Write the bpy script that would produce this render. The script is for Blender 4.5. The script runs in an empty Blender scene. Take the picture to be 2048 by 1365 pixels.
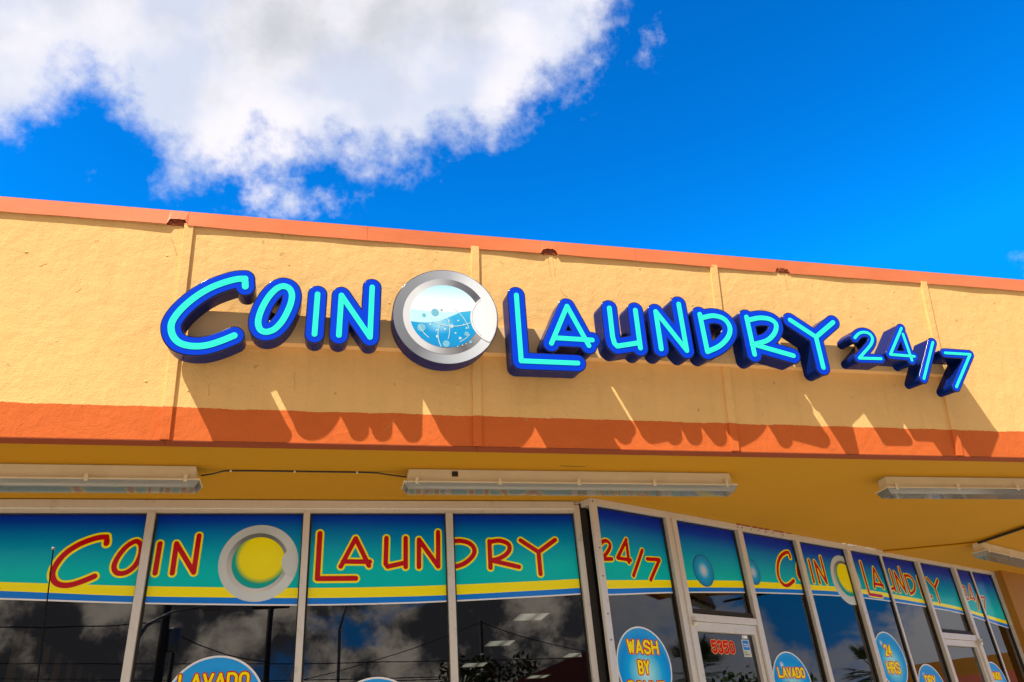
import bpy, bmesh, math, random
import numpy as np
from mathutils import Vector, Matrix
from math import radians, sin, cos, pi, sqrt
random.seed(7)
sc = bpy.context.scene
C = sc.collection

# tuning values for light, exposure and the main paints
SUN_E = 4.2
EXPO = .85
SKY_SAT, SKY_HUE, SKY_TINT = 1.30, .50, (.03, 1.0, .57)
CLOUD = 4.6
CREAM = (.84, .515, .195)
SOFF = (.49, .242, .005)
TROF = 1.0

# ------------------------------------------------------------------ camera
FPX = 1588.467                                     # focal length in pixels of a 2048 px wide picture
CAMZ = 1.6
yaw, pitch, roll = radians(15.18539), radians(29.58398), radians(-4.68852)
fw = Vector((sin(yaw)*cos(pitch), cos(yaw)*cos(pitch), sin(pitch)))
r0 = fw.cross(Vector((0, 0, 1))).normalized()
u0 = r0.cross(fw)
rt = r0*cos(roll) + u0*sin(roll)
up = u0*cos(roll) - r0*sin(roll)
cam = bpy.data.objects.new('camera', bpy.data.cameras.new('camera'))
C.objects.link(cam)
cam.matrix_world = Matrix(((rt.x, up.x, -fw.x, 0), (rt.y, up.y, -fw.y, 0), (rt.z, up.z, -fw.z, CAMZ), (0, 0, 0, 1)))
cam.data.sensor_width = 36
cam.data.lens = FPX/2048*36
cam.data.clip_start = .02
cam.data.clip_end = 2000
sc.camera = cam
def direction(px, py):
    return (rt*(px-1024) - up*(py-682.5) + fw*FPX).normalized()

# ------------------------------------------------------------------ sun, sky, exposure
SUN = Vector((.4500, .5050, -.7370)).normalized()   # the way the light travels
sl = bpy.data.lights.new('sun', 'SUN')
sl.energy = SUN_E; sl.angle = radians(.55); sl.color = (1, .93, .82)
so = bpy.data.objects.new('sun', sl); C.objects.link(so)
so.rotation_euler = SUN.to_track_quat('-Z', 'Y').to_euler()
sc.view_settings.view_transform = 'Standard'
sc.view_settings.look = 'None'
sc.view_settings.gamma = 1
sc.view_settings.use_curve_mapping = False
sc.view_settings.exposure = EXPO

world = bpy.data.worlds.new('World'); sc.world = world; world.use_nodes = True
wt = world.node_tree; wt.nodes.clear()
class G:
    """tiny node-graph helper"""
    def __init__(s, tree): s.t = tree
    def n(s, typ, **kw):
        o = s.t.nodes.new(typ)
        for k, v in kw.items(): setattr(o, k, v)
        return o
    def l(s, a, b): s.t.links.new(a, b)
    def put(s, sock, v):
        if hasattr(v, 'is_output'): s.l(v, sock)
        else: sock.default_value = v
    def m(s, op, a, b=None, c=None, clamp=False):
        o = s.n('ShaderNodeMath', operation=op, use_clamp=clamp)
        s.put(o.inputs[0], a)
        if b is not None: s.put(o.inputs[1], b)
        if c is not None: s.put(o.inputs[2], c)
        return o.outputs[0]
    def vm(s, op, a, b=None):
        o = s.n('ShaderNodeVectorMath', operation=op)
        s.put(o.inputs[0], a)
        if b is not None: s.put(o.inputs[1], b)
        return o.outputs['Value'] if op in ('DOT_PRODUCT', 'LENGTH', 'DISTANCE') else o.outputs[0]
    def noise(s, vec, scale, detail=4, rough=.5, dist=0):
        o = s.n('ShaderNodeTexNoise')
        s.put(o.inputs['Vector'], vec)
        o.inputs['Scale'].default_value = scale; o.inputs['Detail'].default_value = detail
        o.inputs['Roughness'].default_value = rough; o.inputs['Distortion'].default_value = dist
        return o.outputs['Fac']
    def rng(s, v, a, b, c=0, d=1, smooth=False):
        o = s.n('ShaderNodeMapRange')
        if smooth: o.interpolation_type = 'SMOOTHSTEP'
        s.put(o.inputs['Value'], v)
        for i, q in zip((1, 2, 3, 4), (a, b, c, d)): s.put(o.inputs[i], q)
        return o.outputs[0]
    def mix(s, f, a, b, blend='MIX'):
        o = s.n('ShaderNodeMix', data_type='RGBA', blend_type=blend)
        s.put(o.inputs[0], f); s.put(o.inputs[6], a if hasattr(a, 'is_output') else (*a, 1)[:4])
        s.put(o.inputs[7], b if hasattr(b, 'is_output') else (*b, 1)[:4])
        return o.outputs[2]
    def ramp(s, f, stops, interp='LINEAR'):
        o = s.n('ShaderNodeValToRGB'); o.color_ramp.interpolation = interp
        e = o.color_ramp.elements
        e[0].position, e[0].color = stops[0][0], (*stops[0][1], 1)
        e[1].position, e[1].color = stops[-1][0], (*stops[-1][1], 1)
        for p, c in stops[1:-1]:
            q = e.new(p); q.color = (*c, 1)
        s.put(o.inputs[0], f)
        return o.outputs[0]
    def sep(s, v):
        o = s.n('ShaderNodeSeparateXYZ'); s.put(o.inputs[0], v); return o.outputs
    def comb(s, x, y, z):
        o = s.n('ShaderNodeCombineXYZ')
        for i, q in enumerate((x, y, z)): s.put(o.inputs[i], q)
        return o.outputs[0]
g = G(wt)
sky = g.n('ShaderNodeTexSky', sky_type='NISHITA', sun_disc=False)
sky.sun_elevation = math.asin(-SUN.z)
sky.sun_rotation = math.atan2(-SUN.x, -SUN.y)
sky.altitude = 0; sky.air_density = 1.0; sky.dust_density = .3; sky.ozone_density = 2.5
dirv = g.n('ShaderNodeTexCoord').outputs['Generated']
dx, dy, dz = g.sep(dirv)
zz = g.m('ADD', g.m('MAXIMUM', dz, 0.0), .12)
plane = g.comb(g.m('DIVIDE', dx, zz), g.m('DIVIDE', dy, zz), 0)
# the cumulus bank above the shop, as soft lobes in the sky
lobes = [(-60,60,190),(110,-40,190),(330,10,200),(560,40,270),(760,40,260),(930,40,230),(430,190,160),(570,170,130),
         (372,300,66),(440,290,56),(400,240,80),(600,220,60),(720,210,115),(845,262,72),(790,240,70),(910,235,60),(1000,150,90),(950,150,110),(1060,50,130),(1140,10,80),
         (15,165,75),(-60,190,80),(1050,-60,200),(290,225,75)]
wisps = [(515,408,56),(585,415,44),(655,408,42),(455,418,30),(1302,95,8),(1236,150,14),(2075,560,45),(180,340,26),(1190,120,36)]
warp = g.vm('SCALE', g.vm('SUBTRACT', g.n('ShaderNodeTexNoise').outputs['Color'], (.5, .5, .5)), None)
wn = warp.node; wn.inputs['Scale'].default_value = .05
tn = wn.inputs[0].links[0].from_node.inputs[0].links[0].from_node
g.l(dirv, tn.inputs['Vector']); tn.inputs['Scale'].default_value = 9; tn.inputs['Detail'].default_value = 5
wdir = g.vm('ADD', dirv, warp)
def lobe_field(lst):
    acc = None
    for px, py, rad in lst:
        d = g.vm('DISTANCE', wdir, tuple(direction(px, py)))
        v = g.m('MULTIPLY', g.m('SUBTRACT', rad/FPX, d), FPX/150)
        acc = v if acc is None else g.m('SMOOTH_MAX', acc, v, .35)
    return acc
billow = g.noise(dirv, 13, 9, .62)
fine = g.noise(dirv, 45, 7, .6)
big = g.noise(dirv, 5, 4, .5)
rag = g.m('ADD', g.m('MULTIPLY', g.m('SUBTRACT', billow, .5), 1.5), g.m('MULTIPLY', g.m('SUBTRACT', fine, .5), .55))
main = g.m('ADD', g.m('ADD', g.m('MINIMUM', lobe_field(lobes), 2.0), .02), rag)
thin = g.m('ADD', g.m('MINIMUM', lobe_field(wisps), 1.0), g.m('MULTIPLY', rag, 1.5))
# broken cumulus over the rest of the sky, the patch above the street corner to the right stays clear
fld = g.noise(g.vm('MULTIPLY', wdir, (1, 1, 1.9)), 4.2, 9, .58)
fld = g.m('MULTIPLY', g.m('SUBTRACT', fld, .345), 7.0)
clear = g.rng(g.vm('DOT_PRODUCT', dirv, tuple(direction(1250, 350))), .50, .80, 0, 4)
clear2 = g.m('MULTIPLY', g.rng(g.vm('DOT_PRODUCT', dirv, Vector((1, -.12, .30)).normalized()[:]), .88, .985, 0, 1.5, True), g.rng(dz, .10, .22, .1, 1))
wide = g.m('SUBTRACT', fld, g.m('ADD', clear, clear2))
dens = g.m('MAXIMUM', g.m('MAXIMUM', main, wide), g.m('MULTIPLY', thin, .8))
cover = g.rng(dens, -.06, .62, 0, 1, True)
thick = g.rng(g.m('ADD', dens, g.m('MULTIPLY', g.m('SUBTRACT', big, .5), .9)), .6, 2.3, 0, 1, True)
puff = g.rng(g.noise(dirv, 8, 4, .5), .38, .64, 0, 1, True)
lit = g.mix(puff, (.70, .76, .93), (1.0, .97, 1.02))
# towards the sun the banks are seen from their dark side
back = g.rng(g.vm('DOT_PRODUCT', dirv, (SUN.x*-.66, SUN.y*-.66, 0)), -.1, .25, 0, 1, True)
bk = g.mix(g.rng(g.noise(wdir, 14, 8, .62), .44, .66, 0, 1, True), (.15, .15, .17), (1.75, 1.5, 1.25))
ccol = g.mix(back, g.mix(thick, lit, (.60, .62, .67)), bk)
hs = g.n('ShaderNodeHueSaturation'); g.l(sky.outputs[0], hs.inputs['Color'])
hs.inputs['Saturation'].default_value = SKY_SAT; hs.inputs['Hue'].default_value = SKY_HUE
gm = g.n('ShaderNodeGamma'); g.l(hs.outputs[0], gm.inputs[0]); gm.inputs[1].default_value = 2.0
skyc = g.vm('MINIMUM', g.mix(1.0, gm.outputs[0], SKY_TINT, 'MULTIPLY'), (.6, 1.75, 5.0))
cl = g.mix(1.0, ccol, (CLOUD,)*3, 'MULTIPLY')
bg = g.n('ShaderNodeBackground'); bg.inputs['Strength'].default_value = .12
g.l(g.mix(cover, skyc, cl), bg.inputs['Color'])
g.l(bg.outputs[0], g.n('ShaderNodeOutputWorld').inputs[0])

# ------------------------------------------------------------------ helpers
def mat(name, col=(.5, .5, .5), rough=.6, metal=0, spec=.5, coat=0, fn=None):
    m = bpy.data.materials.new(name); m.use_nodes = True
    b = m.node_tree.nodes['Principled BSDF']
    b.inputs['Base Color'].default_value = (*col, 1); b.inputs['Roughness'].default_value = rough
    b.inputs['Metallic'].default_value = metal; b.inputs['Specular IOR Level'].default_value = spec
    b.inputs['Coat Weight'].default_value = coat; b.inputs['Coat Roughness'].default_value = .04
    if fn: fn(G(m.node_tree), b)
    return m
def bump(g, b, h, strength=.3, dist=.01):
    o = g.n('ShaderNodeBump'); o.inputs['Strength'].default_value = strength; o.inputs['Distance'].default_value = dist
    g.put(o.inputs['Height'], h); g.l(o.outputs[0], b.inputs['Normal'])
def objc(g): return g.n('ShaderNodeTexCoord').outputs['Object']

def link(name, me, m=None, parent=None, mw=None):
    o = bpy.data.objects.new(name, me); C.objects.link(o)
    if m: me.materials.append(m)
    if parent: o.parent = parent
    if mw is not None: o.matrix_local = mw
    return o
def thing(name, label, cat, mw=None, group=None):
    o = bpy.data.objects.new(name, None); C.objects.link(o); o.empty_display_size = .1
    if mw is not None: o.matrix_world = mw
    o['label'] = label; o['category'] = cat
    if group: o['group'] = group
    return o
def tag(o, label, cat, group=None):
    o['label'] = label; o['category'] = cat
    if group: o['group'] = group
    return o
def structure(o): o['kind'] = 'structure'; return o
class MB:
    def __init__(s): s.v = []; s.f = []
    def hexa(s, p):            # 8 points: bottom 4, top 4
        n = len(s.v); s.v += [tuple(q) for q in p]
        s.f += [(n, n+3, n+2, n+1), (n+4, n+5, n+6, n+7)] + [(n+i, n+(i+1) % 4, n+4+(i+1) % 4, n+4+i) for i in range(4)]
        return s
    def box(s, a, b):
        x0, y0, z0 = a; x1, y1, z1 = b
        return s.hexa([(x0, y0, z0), (x1, y0, z0), (x1, y1, z0), (x0, y1, z0), (x0, y0, z1), (x1, y0, z1), (x1, y1, z1), (x0, y1, z1)])
    def tube(s, pts, r, n=8, caps=True):
        pts = [Vector(p) for p in pts]; rs = r if isinstance(r, (list, tuple)) else [r]*len(pts)
        base = len(s.v); pr = None
        for i, p in enumerate(pts):
            t = (pts[min(i+1, len(pts)-1)] - pts[max(i-1, 0)]).normalized()
            if pr is None: pr = t.orthogonal().normalized()
            pr = (pr - t*pr.dot(t)).normalized(); q = t.cross(pr)
            for k in range(n):
                a = 2*pi*k/n; s.v.append(tuple(p + (pr*cos(a)+q*sin(a))*rs[i]))
        for i in range(len(pts)-1):
            for k in range(n):
                a = base+i*n+k; b = base+i*n+(k+1) % n
                s.f.append((a, b, b+n, a+n))
        if caps:
            s.f.append(tuple(base+k for k in reversed(range(n)))); e = base+(len(pts)-1)*n
            s.f.append(tuple(e+k for k in range(n)))
        return s
    def prism(s, poly, fn, a, b):      # poly 2-D counter-clockwise, fn(u, v, depth) -> point
        n = len(poly); k = len(s.v)
        s.v += [tuple(fn(u, v, a)) for u, v in poly] + [tuple(fn(u, v, b)) for u, v in poly]
        s.f += [tuple(reversed(range(k, k+n))), tuple(range(k+n, k+2*n))] + [(k+i, k+(i+1) % n, k+n+(i+1) % n, k+n+i) for i in range(n)]
        return s
    def mesh(s, name, smooth=False):
        me = bpy.data.meshes.new(name); me.from_pydata(s.v, [], s.f); me.update()
        bm = bmesh.new(); bm.from_mesh(me); bmesh.ops.recalc_face_normals(bm, faces=bm.faces); bm.to_mesh(me); bm.free()
        if smooth: me.polygons.foreach_set('use_smooth', [True]*len(me.polygons))
        return me
    def build(s, name, m, parent=None, mw=None, smooth=False, bevel=0):
        o = link(name, s.mesh(name, smooth), m, parent, mw)
        if bevel:
            md = o.modifiers.new('bevel', 'BEVEL'); md.width = bevel; md.segments = 2; md.limit_method = 'ANGLE'
        return o

# ---- frames: plan positions are measured from the camera foot; heights add CAMZ
LEAN = radians(10.99457)
F = Matrix.Translation((.753, 3.114, 1.30+CAMZ)) @ Matrix.Rotation(LEAN, 4, 'X')      # canted fascia: x along, -y out of the wall, z up the slope
YL = 3.85
W = Matrix.Translation((0, YL, CAMZ))                                                # left window front
TH = radians(23.394)
RF = Matrix.Translation((1.36, 3.792, CAMZ)) @ Matrix.Rotation(TH, 4, 'Z')             # angled window front
I4 = Matrix.Identity(4)
FX0 = .753                                                                            # fascia x is relative to this

# ---- strokes to outlines
def smooth_line(pts, closed, k=6):
    P = [np.array(p, float) for p in pts]; n = len(P); out = []
    if n < 3: return P
    rng_ = range(n) if closed else range(n-1)
    for i in rng_:
        if closed: a, b, c, d = P[(i-1) % n], P[i], P[(i+1) % n], P[(i+2) % n]
        else: a, b, c, d = P[max(i-1, 0)], P[i], P[i+1], P[min(i+2, n-1)]
        for j in range(k):
            t = j/k
            out.append(.5*((2*b)+(-a+c)*t+(2*a-5*b+4*c-d)*t*t+(-a+3*b-3*c+d)*t**3))
    out.append(out[0] if closed else P[-1])
    return out
def segs_of(strokes):
    s = []
    for sm, cl, pts in strokes:
        L = smooth_line(pts, cl) if sm else [np.array(p, float) for p in pts]
        s += list(zip(L[:-1], L[1:]))
    return s
def contours(strokes, r, step=.0022):
    sg = segs_of(strokes)
    A = np.array([a for a, b in sg]); B = np.array([b for a, b in sg])
    lo = np.minimum(A.min(0), B.min(0))-r-3*step; hi = np.maximum(A.max(0), B.max(0))+r+3*step
    nx, ny = [int(v) for v in np.ceil((hi-lo)/step)]
    X = lo[0]+np.arange(nx+1)*step; Y = lo[1]+np.arange(ny+1)*step
    PX, PY = np.meshgrid(X, Y, indexing='ij'); D = np.full(PX.shape, 1e9)
    for a, b in zip(A, B):
        d = b-a; L = d@d+1e-12
        t = np.clip(((PX-a[0])*d[0]+(PY-a[1])*d[1])/L, 0, 1)
        D = np.minimum(D, np.hypot(PX-a[0]-t*d[0], PY-a[1]-t*d[1]))
    D -= r; D[np.abs(D) < 1e-9] = 1e-9
    S = D < 0
    def ed(i, j, k, l):
        v0, v1 = D[i, j], D[k, l]; t = v0/(v0-v1)
        return (X[i]+(X[k]-X[i])*t, Y[j]+(Y[l]-Y[j])*t)
    nxt = {}; pos = {}
    c = S[:-1, :-1].astype(int)+S[1:, :-1]+S[1:, 1:]+S[:-1, 1:]
    for i, j in zip(*np.where((c > 0) & (c < 4))):
        i = int(i); j = int(j)
        cs = [(i, j), (i+1, j), (i+1, j+1), (i, j+1)]; ins = [bool(S[q]) for q in cs]
        ent = []; ext = []
        for k in range(4):
            a, b = cs[k], cs[(k+1) % 4]
            if ins[k] != ins[(k+1) % 4]:
                key = (min(a, b), max(a, b))
                if key not in pos: pos[key] = ed(*key[0], *key[1])
                (ext if ins[k] else ent).append((k, key))
        for k, e in ext:      # leave the inside over this edge, come back over the next entering one
            best = min(ent, key=lambda q: (q[0]-k) % 4)
            nxt[e] = best[1]
    loops = []
    while nxt:
        k0 = next(iter(nxt)); k = k0; lp = []
        while k in nxt:
            lp.append(pos[k]); k = nxt.pop(k)
        if len(lp) > 8: loops.append(lp)
    out = []
    for lp in loops:          # drop points closer than 40% of a step
        q = [lp[0]]
        for p in lp[1:]:
            if math.hypot(p[0]-q[-1][0], p[1]-q[-1][1]) > step*.4: q.append(p)
        out.append(q)
    return out
def sheet(loops, y0, y1, bevel=0, name='sheet'):
    """filled outline(s) in x,z; solid from depth y0 (front, smaller) to y1, as a mesh"""
    cu = bpy.data.curves.new(name, 'CURVE'); cu.dimensions = '2D'; cu.fill_mode = 'BOTH'
    th = (y1-y0)/2
    cu.extrude = max(th-bevel, 0); cu.bevel_depth = bevel; cu.bevel_resolution = 1; cu.offset = -bevel
    for lp in loops:
        sp = cu.splines.new('POLY'); sp.points.add(len(lp)-1); sp.use_cyclic_u = True
        sp.points.foreach_set('co', [v for p in lp for v in (p[0], p[1], 0, 1)])
    o = bpy.data.objects.new(name, cu); C.objects.link(o)
    dg = bpy.context.evaluated_depsgraph_get()
    me = bpy.data.meshes.new_from_object(o.evaluated_get(dg))
    bpy.data.objects.remove(o); bpy.data.curves.remove(cu)
    me.transform(Matrix.Translation((0, (y0+y1)/2, 0)) @ Matrix.Rotation(pi/2, 4, 'X'))
    me.materials.clear(); me.name = name
    return me
def text_mesh(txt, w, h, off, y0, y1, shear=0, name='text', space=1.0):
    cu = bpy.data.curves.new(name, 'FONT'); cu.body = txt; cu.align_x = 'CENTER'; cu.align_y = 'CENTER'
    cu.size = 1; cu.offset = off; cu.extrude = .5; cu.resolution_u = 3; cu.shear = shear; cu.space_character = space
    o = bpy.data.objects.new(name, cu); C.objects.link(o)
    dg = bpy.context.evaluated_depsgraph_get()
    me = bpy.data.meshes.new_from_object(o.evaluated_get(dg))
    bpy.data.objects.remove(o); bpy.data.curves.remove(cu)
    co = np.zeros(len(me.vertices)*3); me.vertices.foreach_get('co', co); co = co.reshape(-1, 3)
    # w, h describe the size of the un-fattened glyphs
    lo, hi = co.min(0)+max(off, 0), co.max(0)-max(off, 0); ctr = (lo+hi)/2; sz = hi-lo
    co = (co-ctr); co[:, 0] *= w/sz[0]; co[:, 1] *= h/sz[1]
    me.vertices.foreach_set('co', np.stack([co[:, 0], (y0+y1)/2-co[:, 2]*(y1-y0), co[:, 1]], 1).ravel())
    me.materials.clear(); me.name = name
    return me
def circle(cx, cz, rx, rz=None, n=72, a0=0, a1=2*pi):
    rz = rz or rx
    return [(cx+rx*cos(a0+(a1-a0)*k/n), cz+rz*sin(a0+(a1-a0)*k/n)) for k in range(n)]

# ---- heavy block lettering of the stickers, as strokes in a unit cell
GLYPH = {'W': [(0, 0, [(0, 1), (.26, 0), (.5, .85), (.74, 0), (1, 1)])], 'A': [(0, 0, [(0, 0), (.5, 1), (1, 0)]), (0, 0, [(.2, .26), (.8, .26)])],
 'S': [(1, 0, [(1, .80), (.72, 1), (.28, 1), (0, .80), (.12, .60), (.88, .40), (1, .20), (.72, 0), (.28, 0), (0, .20)])], 'H': [(0, 0, [(0, 0), (0, 1)]), (0, 0, [(1, 0), (1, 1)]), (0, 0, [(0, .5), (1, .5)])],
 'B': [(0, 0, [(0, 0), (0, 1)]), (1, 0, [(0, 1), (.65, 1), (.92, .78), (.65, .53), (0, .53)]), (1, 0, [(.6, .53), (1, .28), (.65, 0), (0, 0)])], 'Y': [(0, 0, [(0, 1), (.5, .46), (1, 1)]), (0, 0, [(.5, .46), (.5, 0)])],
 'P': [(0, 0, [(0, 0), (0, 1)]), (1, 0, [(0, 1), (.7, 1), (1, .74), (.7, .46), (0, .46)])], 'O': [(1, 1, [(.5, 1), (.9, .88), (1, .5), (.9, .12), (.5, 0), (.1, .12), (0, .5), (.1, .88)])],
 'U': [(1, 0, [(0, 1), (0, .35), (.15, .08), (.5, 0), (.85, .08), (1, .35), (1, 1)])], 'N': [(0, 0, [(0, 0), (0, 1), (1, 0), (1, 1)])], 'D': [(0, 0, [(0, 0), (0, 1)]), (1, 0, [(0, 1), (.6, 1), (.95, .8), (1, .5), (.95, .2), (.6, 0), (0, 0)])],
 'L': [(0, 0, [(0, 1), (0, 0), (1, 0)])], 'V': [(0, 0, [(0, 1), (.5, 0), (1, 1)])], 'R': [(0, 0, [(0, 0), (0, 1)]), (1, 0, [(0, 1), (.7, 1), (1, .76), (.7, .5), (0, .5)]), (0, 0, [(.55, .5), (1, 0)])],
 '2': [(1, 0, [(0, .78), (.2, .98), (.75, 1), (1, .76), (.85, .5), (0, 0)]), (0, 0, [(0, 0), (1, 0)])], '4': [(0, 0, [(.72, 0), (.72, 1), (0, .30), (1, .30)])],
 '5': [(0, 0, [(.95, 1), (.08, 1), (.02, .55)]), (1, 0, [(.02, .55), (.6, .62), (1, .34), (.75, .03), (.25, .0), (0, .18)])], '3': [(1, 0, [(.02, .85), (.35, 1), (.85, .95), (.95, .72), (.45, .53)]), (1, 0, [(.45, .53), (1, .3), (.75, .02), (.25, 0), (0, .16)])],
 '0': [(1, 1, [(.5, 1), (.92, .85), (1, .5), (.92, .15), (.5, 0), (.08, .15), (0, .5), (.08, .85)])], ' ': []}
def block_text(txt, w, h, r, gap=.34):
    """strokes of a word inside a w x h box centred on 0, heavy stroke radius r"""
    n = len(txt); cell = (w-2*r)/(n+gap*(n-1)); cell = cell; out = []; x = -w/2+r
    gl = max(0, cell-r*.55)
    for ch in txt:
        for sm, cl, pts in GLYPH[ch]:
            out.append((sm, cl, [(x+p[0]*gl, -h/2+r+p[1]*(h-2*r)) for p in pts]))
        x += cell*(1+gap)
    return out
# ------------------------------------------------------------------ materials
def stucco(g, b):
    co = objc(g); x, y, z = g.sep(co)
    wv = g.m('ADD', g.m('MULTIPLY', g.m('SUBTRACT', g.noise(co, 6, 3), .5), .016), g.m('MULTIPLY', g.m('SUBTRACT', g.noise(co, 60, 3), .5), .008))
    f = g.m('GREATER_THAN', z, g.m('ADD', .133, wv))
    n1 = g.noise(co, 3.5, 6, .6); n2 = g.noise(co, 40, 5, .6)
    streak = g.noise(g.vm('MULTIPLY', co, (9, 1, .9)), 2, 5, .6)
    cream = g.mix(n1, CREAM, tuple(c*.88 for c in CREAM)); cream = g.mix(g.rng(streak, .48, .78, 0, .36), cream, (.64, .38, .13))
    org = g.mix(n1, (.67, .148, .032), (.53, .112, .023))
    # chipped spots
    v = g.n('ShaderNodeTexVoronoi'); v.inputs['Scale'].default_value = 12; g.l(g.vm('ADD', co, g.vm('SCALE', g.comb(n2, n1, n2), None)), v.inputs['Vector'])
    v.inputs['Vector'].links[0].from_node.inputs[1].links[0].from_node.inputs['Scale'].default_value = .05
    spot = g.m('MULTIPLY', g.m('LESS_THAN', v.outputs['Distance'], g.m('MULTIPLY', n2, .17)), g.m('GREATER_THAN', g.sep(v.outputs['Color'])[0], .72))
    base = g.mix(f, org, cream)
    base = g.mix(g.m('MULTIPLY', spot, .6), base, (.42, .28, .12))
    g.l(base, b.inputs['Base Color'])
    h = g.m('ADD', g.m('MULTIPLY', g.noise(co, 14, 5, .6), 1.0), g.m('MULTIPLY', g.noise(g.vm('MULTIPLY', co, (1, 1, 1.8)), 110, 3, .6), .26))
    h = g.m('SUBTRACT', h, g.m('MULTIPLY', spot, .9))
    bump(g, b, h, .42, .016)
STUCCO = mat('painted_stucco', CREAM, .85, spec=.2, fn=stucco)
def raceway_f(g, b):
    co = objc(g); g.l(g.mix(g.noise(co, 5, 5), (.84, .56, .27), (.72, .47, .21)), b.inputs['Base Color'])
RACE = mat('raceway_paint', (.7, .5, .25), .5, fn=raceway_f)
def coping_f(g, b):
    co = objc(g); n = g.noise(g.vm('MULTIPLY', co, (1, 1, 3)), 4, 6, .65)
    c = g.mix(n, (.78, .215, .078), (.56, .135, .045))
    c = g.mix(g.rng(g.noise(co, 70, 4, .7), .66, .75, 0, .4), c, (.35, .12, .05))
    g.l(c, b.inputs['Base Color']); bump(g, b, g.noise(co, 6, 4), .15, .01)
COPING = mat('coping_paint', (.8, .25, .1), .38, fn=coping_f)
DRIP = mat('dark_drip_edge', (.24, .042, .007), .85)  # brown-orange, darker than the fascia's orange band
RODM = mat('matt_black_rod', (.004, .004, .004), 1.0, spec=.0)
CRACKM = mat('crack_shadow_dirt', (.46, .27, .09), .95, spec=.1)
RUST = mat('rust', (.17, .03, .012), .9, fn=lambda g, b: (g.l(g.mix(g.noise(objc(g), 60, 5), (.48, .11, .035), (.13, .022, .010)), b.inputs['Base Color']), bump(g, b, g.noise(objc(g), 90, 4), .8, .01)))
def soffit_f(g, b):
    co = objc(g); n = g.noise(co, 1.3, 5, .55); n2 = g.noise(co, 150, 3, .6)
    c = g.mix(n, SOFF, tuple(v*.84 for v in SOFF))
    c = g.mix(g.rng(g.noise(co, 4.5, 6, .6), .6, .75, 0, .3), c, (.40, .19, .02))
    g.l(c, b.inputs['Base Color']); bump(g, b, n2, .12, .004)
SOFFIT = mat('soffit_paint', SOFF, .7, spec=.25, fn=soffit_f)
def alu_f(g, b):
    co = objc(g); s = g.noise(g.vm('MULTIPLY', co, (3, 3, .5)), 30, 5, .6); n = g.noise(co, 11, 5, .65)
    c = g.mix(s, (.73, .70, .65), (.60, .57, .52))
    c = g.mix(g.rng(n, .60, .74, 0, .45), c, (.25, .19, .13)); g.l(c, b.inputs['Base Color'])
    bump(g, b, n, .06, .004)
ALU = mat('anodised_frame', (.5, .46, .4), .32, metal=.30, fn=alu_f)
BLACK = mat('near_black', (.012, .010, .008), .6)
def face_blue(g, b):
    co = objc(g); n = g.noise(co, 5, 4)
    g.l(g.mix(n, (.0, .048, .68), (.0, .040, .60)), b.inputs['Base Color'])
BLUE = mat('blue_acrylic', (.0, .07, .85), .3, spec=.15, coat=0, fn=face_blue)
TURQ = mat('turquoise_acrylic', (.03, .84, .63), .4, spec=.1)
CAN = mat('navy_enamel', (.001, .014, .13), .22, spec=.3, coat=0)
CAN.node_tree.nodes['Principled BSDF'].inputs['IOR'].default_value = 1.16
TRIM = mat('dark_blue_trim', (.0, .004, .05), .15, spec=.5)
def glass_f(name, tint, ior, gloss_rough=.0):
    m = bpy.data.materials.new(name); m.use_nodes = True; g = G(m.node_tree); m.node_tree.nodes.clear()
    tr = g.n('ShaderNodeBsdfTransparent'); tr.inputs[0].default_value = (*tint, 1)
    gl = g.n('ShaderNodeBsdfGlossy'); gl.inputs['Roughness'].default_value = gloss_rough; gl.inputs[0].default_value = (1, 1, 1, 1)
    fr = g.n('ShaderNodeFresnel'); fr.inputs[0].default_value = ior
    # very slight waviness of float glass
    bp = g.n('ShaderNodeBump'); bp.inputs['Strength'].default_value = .05; bp.inputs['Distance'].default_value = .004
    g.l(g.noise(objc(g), 2.2, 2), bp.inputs['Height']); g.l(bp.outputs[0], gl.inputs['Normal'])
    mx = g.n('ShaderNodeMixShader'); g.l(fr.outputs[0], mx.inputs[0]); g.l(tr.outputs[0], mx.inputs[1]); g.l(gl.outputs[0], mx.inputs[2])
    g.l(mx.outputs[0], g.n('ShaderNodeOutputMaterial').inputs[0])
    return m
GLASS = glass_f('tinted_window_glass', (.34, .35, .34), 1.70)
def diff_f():
    m = bpy.data.materials.new('ribbed_clear_plastic'); m.use_nodes = True; g = G(m.node_tree); m.node_tree.nodes.clear()
    tr = g.n('ShaderNodeBsdfTransparent'); tr.inputs[0].default_value = (.93, .94, .92, 1)
    df = g.n('ShaderNodeBsdfTranslucent'); df.inputs[0].default_value = (.92, .93, .90, 1)
    d2 = g.n('ShaderNodeBsdfDiffuse'); d2.inputs[0].default_value = (.85, .84, .80, 1)
    gl = g.n('ShaderNodeBsdfGlossy'); gl.inputs['Roughness'].default_value = .07
    fr = g.n('ShaderNodeFresnel'); fr.inputs[0].default_value = 1.45
    def mx(f, a, b):
        o = g.n('ShaderNodeMixShader'); g.put(o.inputs[0], f); g.l(a, o.inputs[1]); g.l(b, o.inputs[2]); return o.outputs[0]
    s = mx(.5, df.outputs[0], d2.outputs[0]); s = mx(.30, tr.outputs[0], s); s = mx(fr.outputs[0], s, gl.outputs[0])
    g.l(s, g.n('ShaderNodeOutputMaterial').inputs[0]); return m
DIFF = diff_f()
FIXW = mat('fixture_enamel', (.74, .64, .50), .4, fn=lambda g, b: g.l(g.mix(g.noise(objc(g), 9, 5), (.78, .68, .48), (.62, .53, .34)), b.inputs['Base Color']))
REFL = mat('dulled_reflector', (.15, .165, .14), .5)
TUBE = mat('fluorescent_tube', (.92, .91, .86), .15)
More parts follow.
